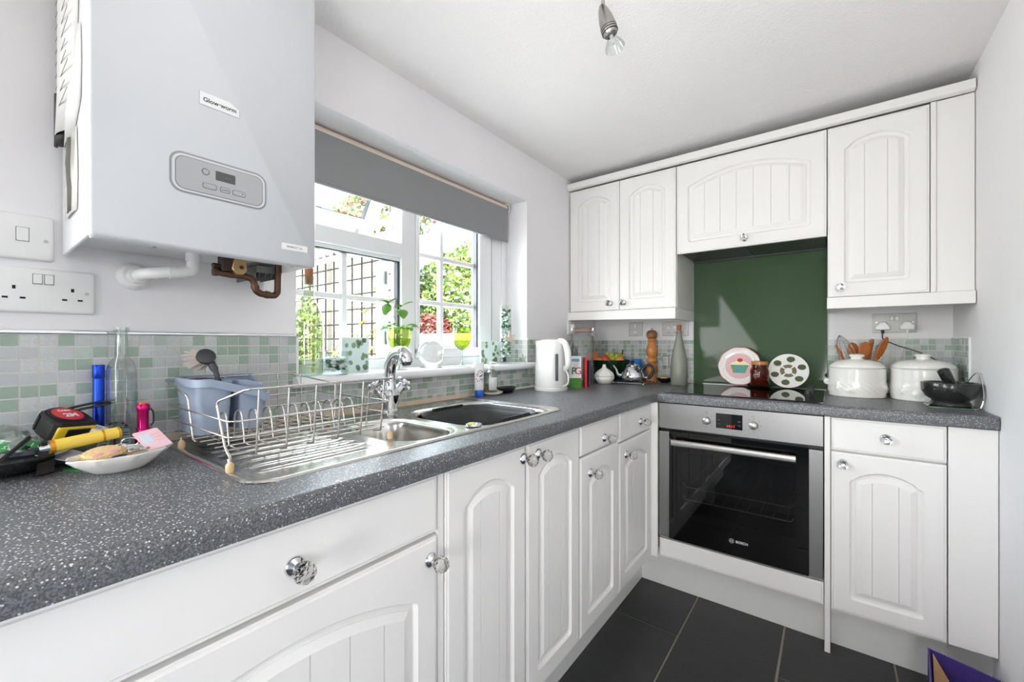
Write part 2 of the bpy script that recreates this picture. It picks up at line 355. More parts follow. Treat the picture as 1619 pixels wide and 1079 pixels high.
P_('outer_frame_post', 'upvc', [(FX - .07, FX - .004, -.898, -.812, 1.06, WZ1 - .045)])
# fixed-light outer post with lock keeps
po = P_('outer_post', 'upvc', [(FX - .10, FX - .060, -1.50, -1.468, 1.07, 1.452)])
P_('lock_keep', 'nickel', [(FX - .06, FX - .056, -1.488, -1.480, z, z + .05) for z in (1.12, 1.24, 1.36)], po, 0)
# open top-hung fanlight
H = Vector((FX - .045, 0, 1.80)); ang = radians(33)
def fan(d, h):  # d outwards thickness, h drop from hinge
    return (H.x - h * sin(ang) - d * cos(ang), H.z - h * cos(ang) + d * sin(ang) * -1)
def fanbox(m, y0, y1, h0, h1, d0, d1):
    q = [fan(d0, h0), fan(d0, h1), fan(d1, h1), fan(d1, h0)]; return m.prism(q, y0, y1, 'xz')
m = MB(); a0, a1 = WY0 + .05, -1.462
fanbox(m, a0, a1, 0, .05, -.025, .025); fanbox(m, a0, a1, .225, .285, -.025, .025); fanbox(m, a0, a0 + .055, 0, .285, -.025, .025); fanbox(m, a1 - .058, a1, 0, .285, -.025, .025)
fs = m.build('fanlight_sash', 'upvc', win, True, bevel=.003)
m = MB(); fanbox(m, a0 + .05, a1 - .05, .045, .23, -.002, .002); m.build('glazing_pane', 'pane', fs, True)
m = MB(); fanbox(m, a1 - .064, a1 - .058, .05, .225, -.022, .022); fanbox(m, a0 + .05, a1 - .058, .219, .226, -.02, .022); m.build('gasket', 'gasket', fs, True)
m = MB(); fanbox(m, -1.715, -1.695, .05, .23, -.008, .008); m.build('glazing_bar', 'upvc', fs, True, bevel=.002)
m = MB(); m.tube([(FX - .05, -1.456, 1.60), (FX - .11, -1.458, 1.63), (FX - .15, -1.46, 1.58)], .005, 6); m.box(FX - .066, FX - .05, -1.462, -1.452, 1.53, 1.72); m.build('friction_stay', 'nickel', fs, True)
m = MB(); m.box(FX - .062, FX - .055, -1.462, -1.454, 1.525, 1.79); m.build('rebate_gasket', 'gasket', win, True)
m = MB(); m.add([(FX - .02, -1.655, 1.52), (FX - .02, -1.630, 1.52), (FX - .005, -1.66, 1.535), (FX + .004, -1.640, 1.535), (FX - .075, -1.648, 1.60), (FX - .07, -1.640, 1.60)], [(0, 1, 3, 2), (2, 3, 5, 4), (0, 2, 4), (1, 5, 3), (0, 4, 5, 1)]); m.build('fanlight_handle', 'upvc', win, True)
# sill board with rounded nose
m = MB(); sec = [(-.135, 1.0), (.024, .996)] + [(.024 + .016 * cos(t), 1.0115 + .0155 * sin(t)) for t in [(-pi / 2 + pi * i / 8) for i in range(9)]] + [(-.135, 1.027)]
m.prism(sec, WY0 - .012, WY1 + .028, 'xz'); tag(m.build('window_sill_board', 'upvc', smooth=45), 'white rounded window sill board above the sink tiles', 'sill', kind='structure')
# left side cap of the tiles round the reveal
m = MB(); m.box(.0, .008, WY0 - .002, WY0 + .004, 1.03, TTOP + .008); m.box(-.13, .008, WY0 - .001, WY0 + .002, TTOP, TTOP + .008); tag(m.build('trim_6', 'whitepl'), 'white tile edging at the left window reveal', 'trim', kind='structure')
# ------------------------------------------------------------------ roller blind
bl = thing('roller_blind', 'grey fabric roller blind drawn a quarter down over the window', 'blind', (-.10, -1.35, 1.645))
m = MB(); m.box(-.104, -.1025, WY0 + .025, -.805, 1.648, 1.822); m.build('fabric', m_('blind_fabric', (148, 148, 149), .85, bump=(700, .1, .0005), var=(6, .04)), bl, True, smooth=0)
m = MB(); m.cyl((-.104, WY0 + .02, 1.648), (-.104, -.804, 1.648), .006, n=10); m.build('weight_bar', m_('blind_fabric', (1, 1, 1)), bl, True)
m = MB(); m.cyl((-.118, WY0 + .02, 1.822), (-.118, -.80, 1.822), .0165, n=18); m.build('roller_tube', m_('blind_back', (232, 214, 196), .7), bl, True)
m = MB(); m.box(-.135, -.095, -.800, -.794, 1.80, 1.845); m.cyl((-.112, -.80, 1.822), (-.112, -.788, 1.822), .016); m.build('bracket', 'whitepl', bl, True)
m = MB()
for s in (-1, 1): m.tube([(-.112 + .010 * s, -.787, 1.82), (-.112 + .009 * s, -.787, 1.5), (-.112 + .006 * s, -.787, 1.22)], .0013, 5)
m.build('pull_chain', 'whitepl', bl, True)

# ------------------------------------------------------------------ cabinet fronts
def front_pts(side, plane):
    if side == 'L': return lambda s, t, d: (plane + d, s, t)       # faces +x, s runs along y
    return lambda s, t, d: (s, plane - d, t)                        # faces -y, s runs along x
def slab_front(mp, s0, s1, t0, t1, th=.018):
    m = MB(); e = .006
    L_ = lambda i, d: [mp(s0 + i, t0 + i, d), mp(s1 - i, t0 + i, d), mp(s1 - i, t1 - i, d), mp(s0 + i, t1 - i, d)]
    m.loft([L_(0, -th), L_(0, -.004), L_(.0015, -.0022), L_(e, -.0018), L_(e + .002, 0)]); return m
def arch_front(mp, s0, s1, t0, t1, st=.052, rise=.028, th=.018, pitch=.068, field=.033):
    m = MB(); e = .006; c = (s0 + s1) / 2; a = (s1 - s0) / 2 - st; tb = t0 + st; ap = t1 - st - .004
    R = lambda i, d: [mp(s0 + i, t0 + i, d), mp(s1 - i, t0 + i, d), mp(s1 - i, t1 - i, d), mp(s0 + i, t1 - i, d)]
    m.loft([R(0, -th), R(0, -.004), R(.0015, -.0022), R(e, -.0018), R(e + .002, 0)], cap1=False)
    NA = 14; NC = 4
    def top(x, i): return ap - i - rise * (x / a) ** 2
    def loop(i, d, cr):
        A = a - i; pts = []; own = []
        # bottom-left corner, bottom-right, top-right, arch, top-left
        B = tb + i
        for k in range(NC + 1):
            an = pi + pi / 2 * k / NC; pts.append((-A + cr + cr * cos(an), B + cr + cr * sin(an))); own.append('BL')
        for k in range(NC + 1):
            an = 1.5 * pi + pi / 2 * k / NC; pts.append((A - cr + cr * cos(an), B + cr + cr * sin(an))); own.append('BR')
        yt = top(A, i)
        for k in range(NC + 1):
            an = pi / 2 * k / NC; x = A - cr + cr * cos(an); pts.append((x, min(top(x, i), yt - cr * .6 + cr * 1.0 * sin(an)))); own.append('TR')
        for k in range(1, NA):
            x = (A - cr) - 2 * (A - cr) * k / NA; pts.append((x, top(x, i))); own.append('T')
        for k in range(NC + 1):
            an = pi / 2 + pi / 2 * k / NC; x = -A + cr + cr * cos(an); pts.append((x, min(top(x, i), yt - cr * .6 + cr * 1.0 * sin(an)))); own.append('TL')
        return [mp(c + x, t, d) for x, t in pts], own, pts
    l0, own, pts = loop(0, 0, .012)
    ii = e + .002; rect = {'BL': (s0 + ii, t0 + ii), 'BR': (s1 - ii, t0 + ii), 'TR': (s1 - ii, t1 - ii), 'TL': (s0 + ii, t1 - ii)}
    outer = [mp(*(rect[o] if o != 'T' else (c + p[0], t1 - ii)), 0) for o, p in zip(own, pts)]
    m.loft([outer, l0], False, False)
    loops = [l0] + [loop(i, d, cr)[0] for i, d, cr in ((.0015, -.0032, .011), (.006, -.0085, .009), (.0125, -.0098, .006), (.0170, -.0092, .004), (.0178, -.0072, .003), (field, -.0008, .0006))]
    m.loft(loops, False, False)
    A = a - field; B = tb + field
    n = max(2, 2 * int(A / pitch + .5)); gs = [(k + .5) * pitch for k in range(-n // 2, n // 2)]; gs = [g for g in gs if abs(g) < A - .008]
    bp = [-A] + gs + [A]
    for q in range(len(bp) - 1):
        x0 = bp[q] + (.0012 if q > 0 else 0); x1 = bp[q + 1] - (.0012 if q < len(bp) - 2 else 0); k = 5
        xs = [x0 + (x1 - x0) * j / k for j in range(k + 1)]
        m.add([mp(c + x, B, -.0008) for x in xs] + [mp(c + x, top(x, field), -.0008) for x in xs], [(j, j + 1, j + 1 + k + 1, j + k + 1) for j in range(k)])
        if q < len(bp) - 2:
            g0 = bp[q + 1]; tt = top(g0, field)
            m.add([mp(c + g0 - .0016, B, -.0008), mp(c + g0, B, -.0038), mp(c + g0 + .0016, B, -.0008), mp(c + g0 - .0016, tt, -.0008), mp(c + g0, tt, -.0038), mp(c + g0 + .0016, tt, -.0008)], [(0, 1, 4, 3), (1, 2, 5, 4)])
    return m
KN = {}
def knob_meshes():
    m = MB(); m.lathe([(.0155, 0), (.0155, .002), (.013, .005), (.010, .007), (.0075, .010), (.0085, .016), (.010, .018), (.0, .0181)], n=20); o = m.build('knob_rose', 'chrome'); KN['r'] = o.data; bpy.data.objects.remove(o)
    bm = bmesh.new(); bmesh.ops.create_icosphere(bm, subdivisions=2, radius=.0165); bmesh.ops.translate(bm, verts=bm.verts, vec=(0, 0, .031)); me = bpy.data.meshes.new('knob_ball'); bm.to_mesh(me); bm.free(); me.materials.append(M['crystal']); KN['b'] = me
knob_meshes()
def knob(door, side, plane, s, t, sc=1.0):
    org = ORG[door.name]
    loc = Vector((plane, s, t)) - org if side == 'L' else Vector((s, plane, t)) - org
    rot = (0, pi / 2, 0) if side == 'L' else (pi / 2, 0, 0)
    a = share(KN['r'], 'knob_rose', loc, door, rot, (sc,) * 3); b = share(KN['b'], 'crystal_knob', loc, door, rot, (sc,) * 3); a['label'] = 'chrome knob rose'; b['label'] = 'faceted clear crystal knob'
def cabinet(name, label, side, plane, s0, s1, body, fronts, cat='cabinet'):
    """body (t0,t1,depth) box; fronts: list of (kind,s0,s1,t0,t1,knob(s,t) or None)"""
    t0, t1, dp = body; mp = front_pts(side, plane)
    base = mp((s0 + s1) / 2, t0, -dp / 2)
    th = thing(name, label, cat, base)
    m = MB(); p, q = mp(s0, t0, -.0185), mp(s1, t1, -dp); m.box(*sorted((p[0], q[0])), *sorted((p[1], q[1])), t0, t1); m.build('carcass', 'carc', th, True, smooth=0)
    for k, a, b, c, d, kn in fronts:
        if k == 'slab': o = slab_front(mp, a, b, c, d).build('drawer_front', 'cab', th, True, smooth=25)
        elif k == 'panel': o = slab_front(mp, a, b, c, d).build('front_panel', 'cab', th, True, smooth=25)
        else: o = arch_front(mp, a, b, c, d, rise=(.040 if b - a < .4 else .058)).build('door', 'cab', th, True, smooth=28)
        if kn: knob(o, side, plane, kn[0], kn[1])
    return th
LX, BY, UY = .578, -.600, -.345
T1, T0 = .855, .163
cabinet('base_cabinet', 'wide white base cabinet with one deep drawer, nearest under the worktop', 'L', LX, -2.512, -1.911, (.15, .858, .55), [('slab', -2.511, -1.912, .737, T1, (-2.2015, .788)), ('door', -2.511, -1.912, T0, .729, (-1.932, .686))])
m = MB(); m.box(.515, LX - .004, -1.9095, -1.8925, .0, .858); tag(m.build('end_panel', 'cab', bevel=.001), 'narrow white end panel between wide drawer unit and sink cabinet', 'panel')
cabinet('sink_cabinet', 'white sink base cabinet with two tall arched doors', 'L', LX, -1.891, -1.299, (.15, .715, .55), [('door', -1.8895, -1.5985, T0, T1, (-1.611, .820)), ('door', -1.5945, -1.300, T0, T1, (-1.542, .818))])
cabinet('base_cabinet', 'narrow white base cabinet with drawer and door next to the sink unit', 'L', LX, -1.296, -.983, (.15, .858, .55), [('slab', -1.2945, -.985, .755, T1, (-1.116, .786)), ('door', -1.2945, -.985, T0, .748, (-1.226, .688))])
cabinet('base_cabinet', 'white base cabinet with drawer and door beside the oven corner', 'L', LX, -.981, -.622, (.15, .858, .55), [('slab', -.980, -.624, .742, T1, (-.756, .790)), ('door', -.980, -.624, T0, .735, (-.916, .684))])
m = MB(); m.box(LX - .02, .6035, -.6165, -.600, T0, .858); tag(m.build('corner_post', 'cab', bevel=.001), 'slim white corner post left of the oven', 'panel')
# plinths
m = MB(); m.box(.485, .502, -2.6, -.53, 0, .150); tag(m.build('plinth', 'plinth'), 'white plinth along the floor under the sink cabinets', 'plinth')
m = MB(); m.box(.502, 1.2035, -.530, -.512, 0, .165); tag(m.build('plinth', 'plinth'), 'white plinth along the floor under the oven', 'plinth')
m = MB(); m.box(1.223, RX, -.530, -.512, 0, .160); tag(m.build('plinth', 'plinth'), 'white plinth under the narrow right cabinet', 'plinth')
# oven housing, end panel, right unit, filler
cabinet('oven_housing', 'white oven housing with a shallow drawer front below the oven', 'B', BY + .002, .605, 1.2025, (.160, .250, .55), [('slab', .606, 1.2025, .166, .247, None)])
m = MB(); m.box(1.2045, 1.2215, -.603, -.02, 0, .858); tag(m.build('end_panel', 'cab', bevel=.001), 'slim white end panel reaching the floor right of the oven', 'panel')
cabinet('base_cabinet', 'narrow white base cabinet with drawer and arched door right of the oven', 'B', BY, 1.2225, 1.5195, (.15, .858, .55), [('slab', 1.2235, 1.5185, .7395, .856, (1.3711, .7985)), ('door', 1.2235, 1.5185, T0, .7325, (1.2561, .6945))])
m = MB(); m.box(1.5215, RX - .002, -.600, -.582, T0, .858); tag(m.build('filler_panel', 'cab', bevel=.001), 'plain white filler panel under the worktop end at the right wall', 'panel')
# wall cupboards
U0, U1 = 1.306, 2.008
cabinet('wall_cabinet', 'white wall cabinet with two arched doors in the window corner', 'B', UY, .002, .608, (1.304, 2.012, .325), [('door', .006, .3085, U0, U1, (.258, 1.3434)), ('door', .3115, .6065, U0, U1, (.3346, 1.3424))])
cabinet('extractor_cabinet', 'white cabinet above the hob with a wide lift-up door', 'B', UY, .611, 1.2105, (1.64, 2.012, .325), [('door', .612, 1.2095, 1.568, U1, (.910, 1.603))])
cabinet('wall_cabinet', 'white wall cabinet with one arched door at the right end', 'B', UY, 1.2125, 1.5145, (1.312, 2.012, .325), [('door', 1.2135, 1.5135, 1.314, U1, (1.2528, 1.3477))])
m = MB(); m.box(1.516, 1.531, UY - .0, -.30, 1.312, 2.012); m.box(1.532, RX - .002, UY + .004, -.30, 1.312, 2.012); tag(m.build('filler_panel', 'cab', bevel=.0008), 'plain white upper filler panel beside the right wall cabinet', 'panel')
m = MB(); m.prism([(UY - .004, 2.013), (UY - .022, 2.017), (UY - .022, 2.050), (UY - .010, 2.054), (UY - .002, 2.054), (UY - .002, 2.013)], 0.0, RX - .004, 'yz'); tag(m.build('cornice', 'cab', bevel=.001), 'long white cornice moulding along the top of the wall cabinets', 'cornice')
def pelmet(label, x0, x1, z0a, z0b, z1, ret):
    m = MB(); ya, yb = UY - .016, UY + .012
    m.add([(x0, ya, z0a), (x1, ya, z0b), (x1, yb, z0b), (x0, yb, z0a), (x0, ya, z1), (x1, ya, z1), (x1, yb, z1), (x0, yb, z1)], [(3, 2, 1, 0), (4, 5, 6, 7), (0, 1, 5, 4), (1, 2, 6, 5), (2, 3, 7, 6), (3, 0, 4, 7)])
    if ret == 'R': m.box(x1 - .020, x1, yb, -.002, z0b, z1)
    if ret == 'L': m.box(x0, x0 + .02, yb, -.002, z0a, z1)
    tag(m.build('pelmet', 'cab', bevel=.0012), label, 'pelmet')
pelmet('white light pelmet under the left wall cabinet', .0, .610, 1.258, 1.246, 1.302, 'R')
pelmet('white light pelmet under the right wall cabinet', 1.211, RX - .003, 1.265, 1.265, 1.310, 'L')
# extractor hood body
hd = thing('extractor_hood', 'grey built-in extractor hood under the wide cabinet', 'extractor hood', (.91, -.16, 1.57))
m = MB(); m.box(.616, 1.206, -.322, -.02, 1.578, 1.638); m.build('housing', m_('hood_grey', (84, 86, 86), .4, .5), hd, True, bevel=.003)
m = MB(); m.box(.66, .91, -.30, -.06, 1.574, 1.579); m.box(.915, 1.165, -.30, -.06, 1.574, 1.579); m.build('filter', m_('hood_filter', (104, 104, 104), .4, .8), hd, True)
m = MB(); m.box(.612, 1.2095, -.03, -.02, 1.570, 1.60); m.build('metal_strip', m_('hood_grey', (1, 1, 1)), hd, True)
# green glass splashback
m = MB(); m.box(.609, 1.2105, -.008, -.001, CZ - .006, 1.62); o = m.build('glass_splashback', 'green', bevel=.001); tag(o, 'glossy dark green glass splashback behind the hob', 'splashback')

# ------------------------------------------------------------------ worktops
def nose(a, b, c, z0=CZ - .038, z1=CZ):  # section: back a .. front b ; rounded top edge
    r = .012; return [(a, z0), (b - .002 * c, z0)] + [(b - r * c + r * c * sin(t), z1 - r + r * cos(t)) for t in [pi / 2 - pi / 2 * i / 6 for i in range(7)]] + [(a, z1)]
HX0, HX1, HY0, HY1 = .075, .487, -1.95, -1.30
wt = MB(); LF = .602
wt.prism(nose(HX1, LF, 1), -2.74, -.619, 'xz')
wt.box(.004, HX1, -2.74, HY0, CZ - .038, CZ); wt.box(.004, HX0, HY0, HY1, CZ - .038, CZ); wt.box(.004, HX1, HY1, -.0, CZ - .038, CZ); wt.box(HX1, LF, -.619, -.004, CZ - .038, CZ)
tag(wt.build('worktop', 'counter', smooth=45), 'speckled dark grey worktop along the window wall holding the sink', 'worktop')
wt = MB(); wt.prism([(y, z) for y, z in nose(-.004, -.617, -1)], LF + .001, RX - .003, 'yz'); tag(wt.build('worktop', 'counter', smooth=45), 'speckled dark grey worktop along the end wall holding the hob', 'worktop')
# ------------------------------------------------------------------ oven
OVY = -.600
ov = thing('oven', 'built-in stainless steel and black glass oven in the end wall run', 'oven', (.9035, -.33, .257))
m = MB(); m.box(.607, .690, OVY + .022, -.06, .258, .856); m.box(1.12, 1.201, OVY + .022, -.06, .258, .856); m.box(.69, 1.12, OVY + .022, -.06, .70, .856); m.box(.69, 1.12, OVY + .022, -.06, .258, .30); m.box(.69, 1.12, -.099, -.06, .30, .70); m.build('oven_body', 'black', ov, True, smooth=0)
m = MB(); m.box(.606, 1.202, OVY - .002, OVY + .02, .744, .8575); cp = m.build('control_panel', 'ovensteel', ov, True, bevel=.002)
m = MB(); m.box(.842, .940, OVY - .0028, OVY, .7715, .8330); ds = m.build('display', 'blackgl', cp, True, smooth=0)
red = m_('display_red', (255, 60, 50), .5, emit=((255, 50, 40), 1.0))
text('display_digits', '14:11', .0145, red, cp, (.897, OVY - .0031, .783), (1, 0, 0), (0, 0, 1), .0001)
gry = m_('print_grey', (150, 150, 150), .6)
for x, z in ((.853, .805), (.853, .789), (.928, .805), (.928, .789)): m = MB(); m.box(x - .004, x + .004, OVY - .0031, OVY - .0027, z - .0006, z + .0006); m.build('display_mark', gry, cp, True, smooth=0)
dk = m_('print_dark', (60, 60, 60), .6)
for x, z in ((.806, .797), (.9785, .797)):
    m = MB(); m.tube([(x, OVY - .002, z), (x, OVY - .006, z), (x, OVY - .020, z), (x, OVY - .022, z)], [.0175, .0165, .0145, .012], 28); kb = m.build('oven_dial', 'steel', cp, True)
    m = MB(); m.box(x - .0007, x + .0007, OVY - .0226, OVY - .0219, z + .002, z + .0115); m.build('dial_mark', dk, cp, True, smooth=0)
    m = MB()
    for k in range(7):
        a = radians(-40 + k * 43); xx, zz = x + .026 * sin(a) , z + .026 * cos(a)
        m.box(xx - .0022, xx + .0022, OVY - .0024, OVY - .0019, zz - .0008, zz + .0008)
    m.box(x - .004, x - .0033, OVY - .0024, OVY - .0019, z + .032, z + .038); m.box(x + .0033, x + .004, OVY - .0024, OVY - .0019, z + .032, z + .038); m.box(x - .004, x + .004, OVY - .0024, OVY - .0019, z + .0375, z + .0382); m.box(x - .004, x + .004, OVY - .0024, OVY - .0019, z + .032, z + .0327)
    m.build('dial_print', dk, cp, True, smooth=0)
m = MB(); m.box(.607, 1.201, OVY + .013, OVY + .018, .259, .384)
dr = m.build('oven_door', 'black', ov, True, smooth=0)
for xa, xb in ((.607, .652), (1.157, 1.201)): m = MB(); m.box(xa, xb, OVY - .004, OVY + .018, .259, .731); m.build('steel_side', 'ovensteel', dr, True, bevel=.002)
def frame(m, x0, x1, z0, z1, ax0, ax1, az0, az1, y0, y1):
    m.box(x0, ax0, y0, y1, z0, z1); m.box(ax1, x1, y0, y1, z0, z1); m.box(ax0, ax1, y0, y1, z0, az0); m.box(ax0, ax1, y0, y1, az1, z1)
m = MB(); frame(m, .652, 1.157, .259, .735, .694, 1.118, .388, .655, OVY - .006, OVY + .012); m.build('black_glass_surround', 'blackgl', dr, True, smooth=0)
M['ovenpane'] = thin_glass('oven_window_glass', (176, 178, 178), .10, edge=.3)
m = MB(); m.box(.694, 1.118, OVY - .0055, OVY - .003, .388, .655); m.build('door_window', 'ovenpane', dr, True, smooth=0)
m = MB(); frame(m, .66, 1.15, .37, .67, .70, 1.112, .394, .65, OVY + .0, OVY + .012); m.build('inner_surround', 'black', dr, True, smooth=0)
m = MB(); pr = rrect(OVY - .042, .694, .009, .0135, .006, 3); m.prism(pr, .672, 1.120, 'yz'); m.box(.70, .72, OVY - .036, OVY, .687, .701); m.box(1.075, 1.095, OVY - .036, OVY, .687, .701); m.build('door_handle', 'steel', dr, True)
lg = m_('logo_silver', (206, 208, 210), .4)
text('maker_lettering', 'BOSCH', .0135, lg, dr, (.938, OVY - .0066, .318), (1, 0, 0), (0, 0, 1), .0002, bold=.0005)
m = MB(); m.tube([(.901 + .0085 * cos(a), OVY - .0066, .318 + .0085 * sin(a)) for a in [2 * pi * i / 24 for i in range(24)]], .0007, 4, True)
for sx in (-1, 1): m.box(.901 + sx * .0035 - .0009, .901 + sx * .0035 + .0009, OVY - .007, OVY - .0062, .312, .324)
m.box(.898, .904, OVY - .007, OVY - .0062, .3172, .3188); m.build('maker_emblem', lg, dr, True)
# oven cavity and shelves
m = MB(); m.box(.69, .695, -.575, -.1, .30, .70)
cav = m_('oven_enamel', (62, 63, 64), .3)
m.box(1.115, 1.12, -.575, -.1, .30, .70); m.box(.69, 1.12, -.105, -.1, .30, .70); m.build('oven_cavity', cav, ov, True, smooth=0)
for z in (.49, .435):
    m = MB(); m.tube([(.702, -.567, z + .015), (.712, -.572, z), (1.10, -.572, z), (1.112, -.567, z + .015)], .0026, 6)
    for k in range(9): m.tube([(.72 + k * .046, -.572, z), (.72 + k * .046, -.15, z)], .0012, 5)
    m.build('oven_shelf', m_('shelf_wire', (214, 214, 214), .35, .3), ov, True)
# ------------------------------------------------------------------ sink (one pressed steel sheet)
def sd_rr(x, y, cx, cy, hx, hy, r):
    qx, qy = abs(x - cx) - hx + r, abs(y - cy) - hy + r
    return sqrt(max(qx, 0) ** 2 + max(qy, 0) ** 2) + min(max(qx, qy), 0) - r
def sm(a, b, t):
    t = max(0, min(1, (t - a) / (b - a))); return t * t * (3 - 2 * t)
SX0, SX1, SY0, SY1 = .045, .507, -2.236, -1.268
scx, scy, shx, shy = (SX0 + SX1) / 2, (SY0 + SY1) / 2, (SX1 - SX0) / 2, (SY1 - SY0) / 2
RIDGE = [.135 + i * .0425 for i in range(8)]
def sink_z(x, y):
    e = -sd_rr(x, y, scx, scy, shx, shy, .045)           # distance inside the outer edge
    z = CZ + .0008 + .0042 * sm(0, .004, e) - .0032 * sm(.010, .018, e)
    # raised platform round bowls
    pl = sm(-.008, .008, -sd_rr(x, y, .290, -1.48, .165, .205, .07)); z += .001 * pl
    b1 = sd_rr(x, y, .325, -1.815, .140, .088, .075); b2 = sd_rr(x, y, .315, -1.487, .165, .180, .085)
    z -= .0055 * sm(.018, .004, b1); z -= .0055 * sm(.022, .004, b2)
    z -= .105 * sm(.003, -.017, b1) ; z -= .150 * sm(.003, -.020, b2)
    z -= .010 * sm(-.02, -.07, b1); z -= .010 * sm(-.02, -.14, b2)
    if y < -1.93:
        f = sm(-2.205, -2.190, y) * (1 - sm(-1.985, -1.955, y + .10 * max(0, x - .36)))
        for rx in RIDGE: z += .0036 * f * sm(.0085, .0035, abs(x - rx))
        z -= .0012 * f
    return z
nx, ny = 154, 320; m = MB(); vs = []
for j in range(ny + 1):
    for i in range(nx + 1):
        x = SX0 + (SX1 - SX0) * i / nx; y = SY0 + (SY1 - SY0) * j / ny
        r = .045; dx = max(abs(x - scx) - (shx - r), 0); dy = max(abs(y - scy) - (shy - r), 0); dd = sqrt(dx * dx + dy * dy)
        if dx > 0 and dy > 0 and dd > r:
            k = r / dd; x = scx + math.copysign(shx - r + dx * k, x - scx); y = scy + math.copysign(shy - r + dy * k, y - scy)
        vs.append((x, y, sink_z(x, y)))
m.add(vs, [(j * (nx + 1) + i, j * (nx + 1) + i + 1, (j + 1) * (nx + 1) + i + 1, (j + 1) * (nx + 1) + i) for j in range(ny) for i in range(nx)])
sk = thing('sink', 'stainless steel inset sink with drainer and one and a half bowls', 'sink', (scx, scy, CZ))
M['sinksteel'] = mat('sink_satin_steel', (205, 203, 198), .19, 1., var=(14, .06), bump=(20, .02, .001), stretch=(1, 12, 1))
m.build('sink_sheet', 'sinksteel', sk, True, smooth=80)
m = MB(); m.lathe([(.021, 0), (.023, .003), (.021, .006), (.012, .007), (0, .0071)], (.462, -1.677, CZ + .003), 24); wk = m.build('waste_control', 'chrome', sk, True)
m = MB(); m.lathe([(.010, 0), (.010, .002), (0, .0025)], (.460, -1.682, CZ + .0095), 14); m.build('yellow_sticker', m_('sticker_yellow', (216, 220, 90), .5), wk, True)
for (x, y, zz) in ((.325, -1.815, CZ - .118), (.315, -1.487, CZ - .163)):
    m = MB(); m.lathe([(.032, 0), (.034, .002), (.026, .003), (.0, .001)], (x, y, zz), 20); m.build('drain', 'chrome', sk, True)
# washing-up bowl
wu = thing('washing_up_bowl', 'dark grey plastic washing-up bowl inside the main sink bowl', 'bowl', (.315, -1.487, CZ - .14))
m = MB(); L_ = []
for hx, hy, z in ((.105, .12, -.135), (.118, .134, -.13), (.136, .152, -.02), (.145, .160, -.004), (.150, .165, -.001), (.150, .165, -.006), (.144, .159, -.008), (.128, .145, -.03), (.110, .126, -.126), (.098, .113, -.128)):
    lp = []
    for k, (x, y) in enumerate(rrect(.315, -1.487, hx, hy, .09, 7)): lp.append((x, y, CZ + z + (.010 if z > -.012 and abs(x - .315) < .05 else 0)))
    L_.append(lp)
m.loft(L_); m.build('tub', m_('wub_plastic', (44, 46, 48), .45), wu, True, smooth=50)
# grip serrations
for sx in (-1, 1):
    m = MB()
    for k in range(15):
        yy = -1.487 + (k - 7) * .0095; xx = .315 + sx * .1465
        m.box(xx - .004, xx + .004, yy - .003, yy + .003, CZ - .003, CZ + .0045)
    g = m.build('grip_ridges', m_('wub_plastic', (1, 1, 1)), wu, True); g['kind'] = 'stuff'
# ------------------------------------------------------------------ tap
tp = thing('mixer_tap', 'chrome mixer tap with two cross handles behind the sink', 'tap', (.088, -1.668, CZ + .002))
m = MB(); m.lathe([(.026, 0), (.027, .006), (.022, .012), (.024, .020), (.031, .040), (.034, .056), (.026, .068), (.020, .074), (.019, .098), (.0175, .10), (.0, .1005)], n=28); m.build('tap_body', 'chrome', tp)
m = MB(); pts = bez([(0, 0, .095), (0, 0, .130), (.010, -.002, .160), (.036, -.006, .186), (.076, -.012, .196), (.100, -.015, .184)], 7); n_ = len(pts)
m.tube(pts, [.0165 + .0035 * sin(pi * i / (n_ - 1)) for i in range(n_)], 20); m.build('spout', 'chrome', tp)
m = MB(); d = Vector((.13, -.02, -.55)).normalized(); p0 = Vector((.096, -.0148, .194)); m.tube([p0, p0 + d * .006, p0 + d * .030, p0 + d * .034], [.015, .0195, .020, .018], 20); m.build('spout_end', 'chrome', tp)
m = MB(); m.tube([p0 + d * .034, p0 + d * .040], [.014, .013], 16); m.build('aerator', 'black', tp)
for sg, lab in ((-1, 'left'), (1, 'right')):
    d = Vector((.0, sg * .72, .60)).normalized(); c = Vector((0, sg * .012, .050)); u = d.orthogonal().normalized(); w = d.cross(u); u, w = (u + w).normalized(), (u - w).normalized()
    m = MB(); m.tube([c, c + d * .018, c + d * .034, c + d * .040, c + d * .046, c + d * .052], [.021, .0185, .016, .017, .012, .008], 18)
    e = c + d * .058
    hb = m.build('valve_bonnet', 'chrome', tp)
    m = MB(); m.tube([e - d * .008, e + d * .006, e + d * .012, e + d * .014], [.008, .010, .009, .005], 14)
    for q in (u, -u, w, -w):
        m.tube([e, e + q * .010, e + q * .019, e + q * .024, e + q * .029], [.006, .0045, .005, .0072, .0035], 10)
    m.build('cross_handle', 'chrome', hb)
# ------------------------------------------------------------------ dish rack
rk = thing('dish_rack', 'chrome wire dish rack standing on the draining board', 'dish rack', (.24, -2.07, CZ + .004))
X0, X1, Y0, Y1 = .062, .418, -2.232, -1.905
zb, zm1, zm2, zt = .930, .962, .990, 1.044
def wire(name, paths, r, mtl='wire'):
    m = MB()
    for p in paths: m.tube(p, r, 7)
    return m.build(name, mtl, rk, True, smooth=60)
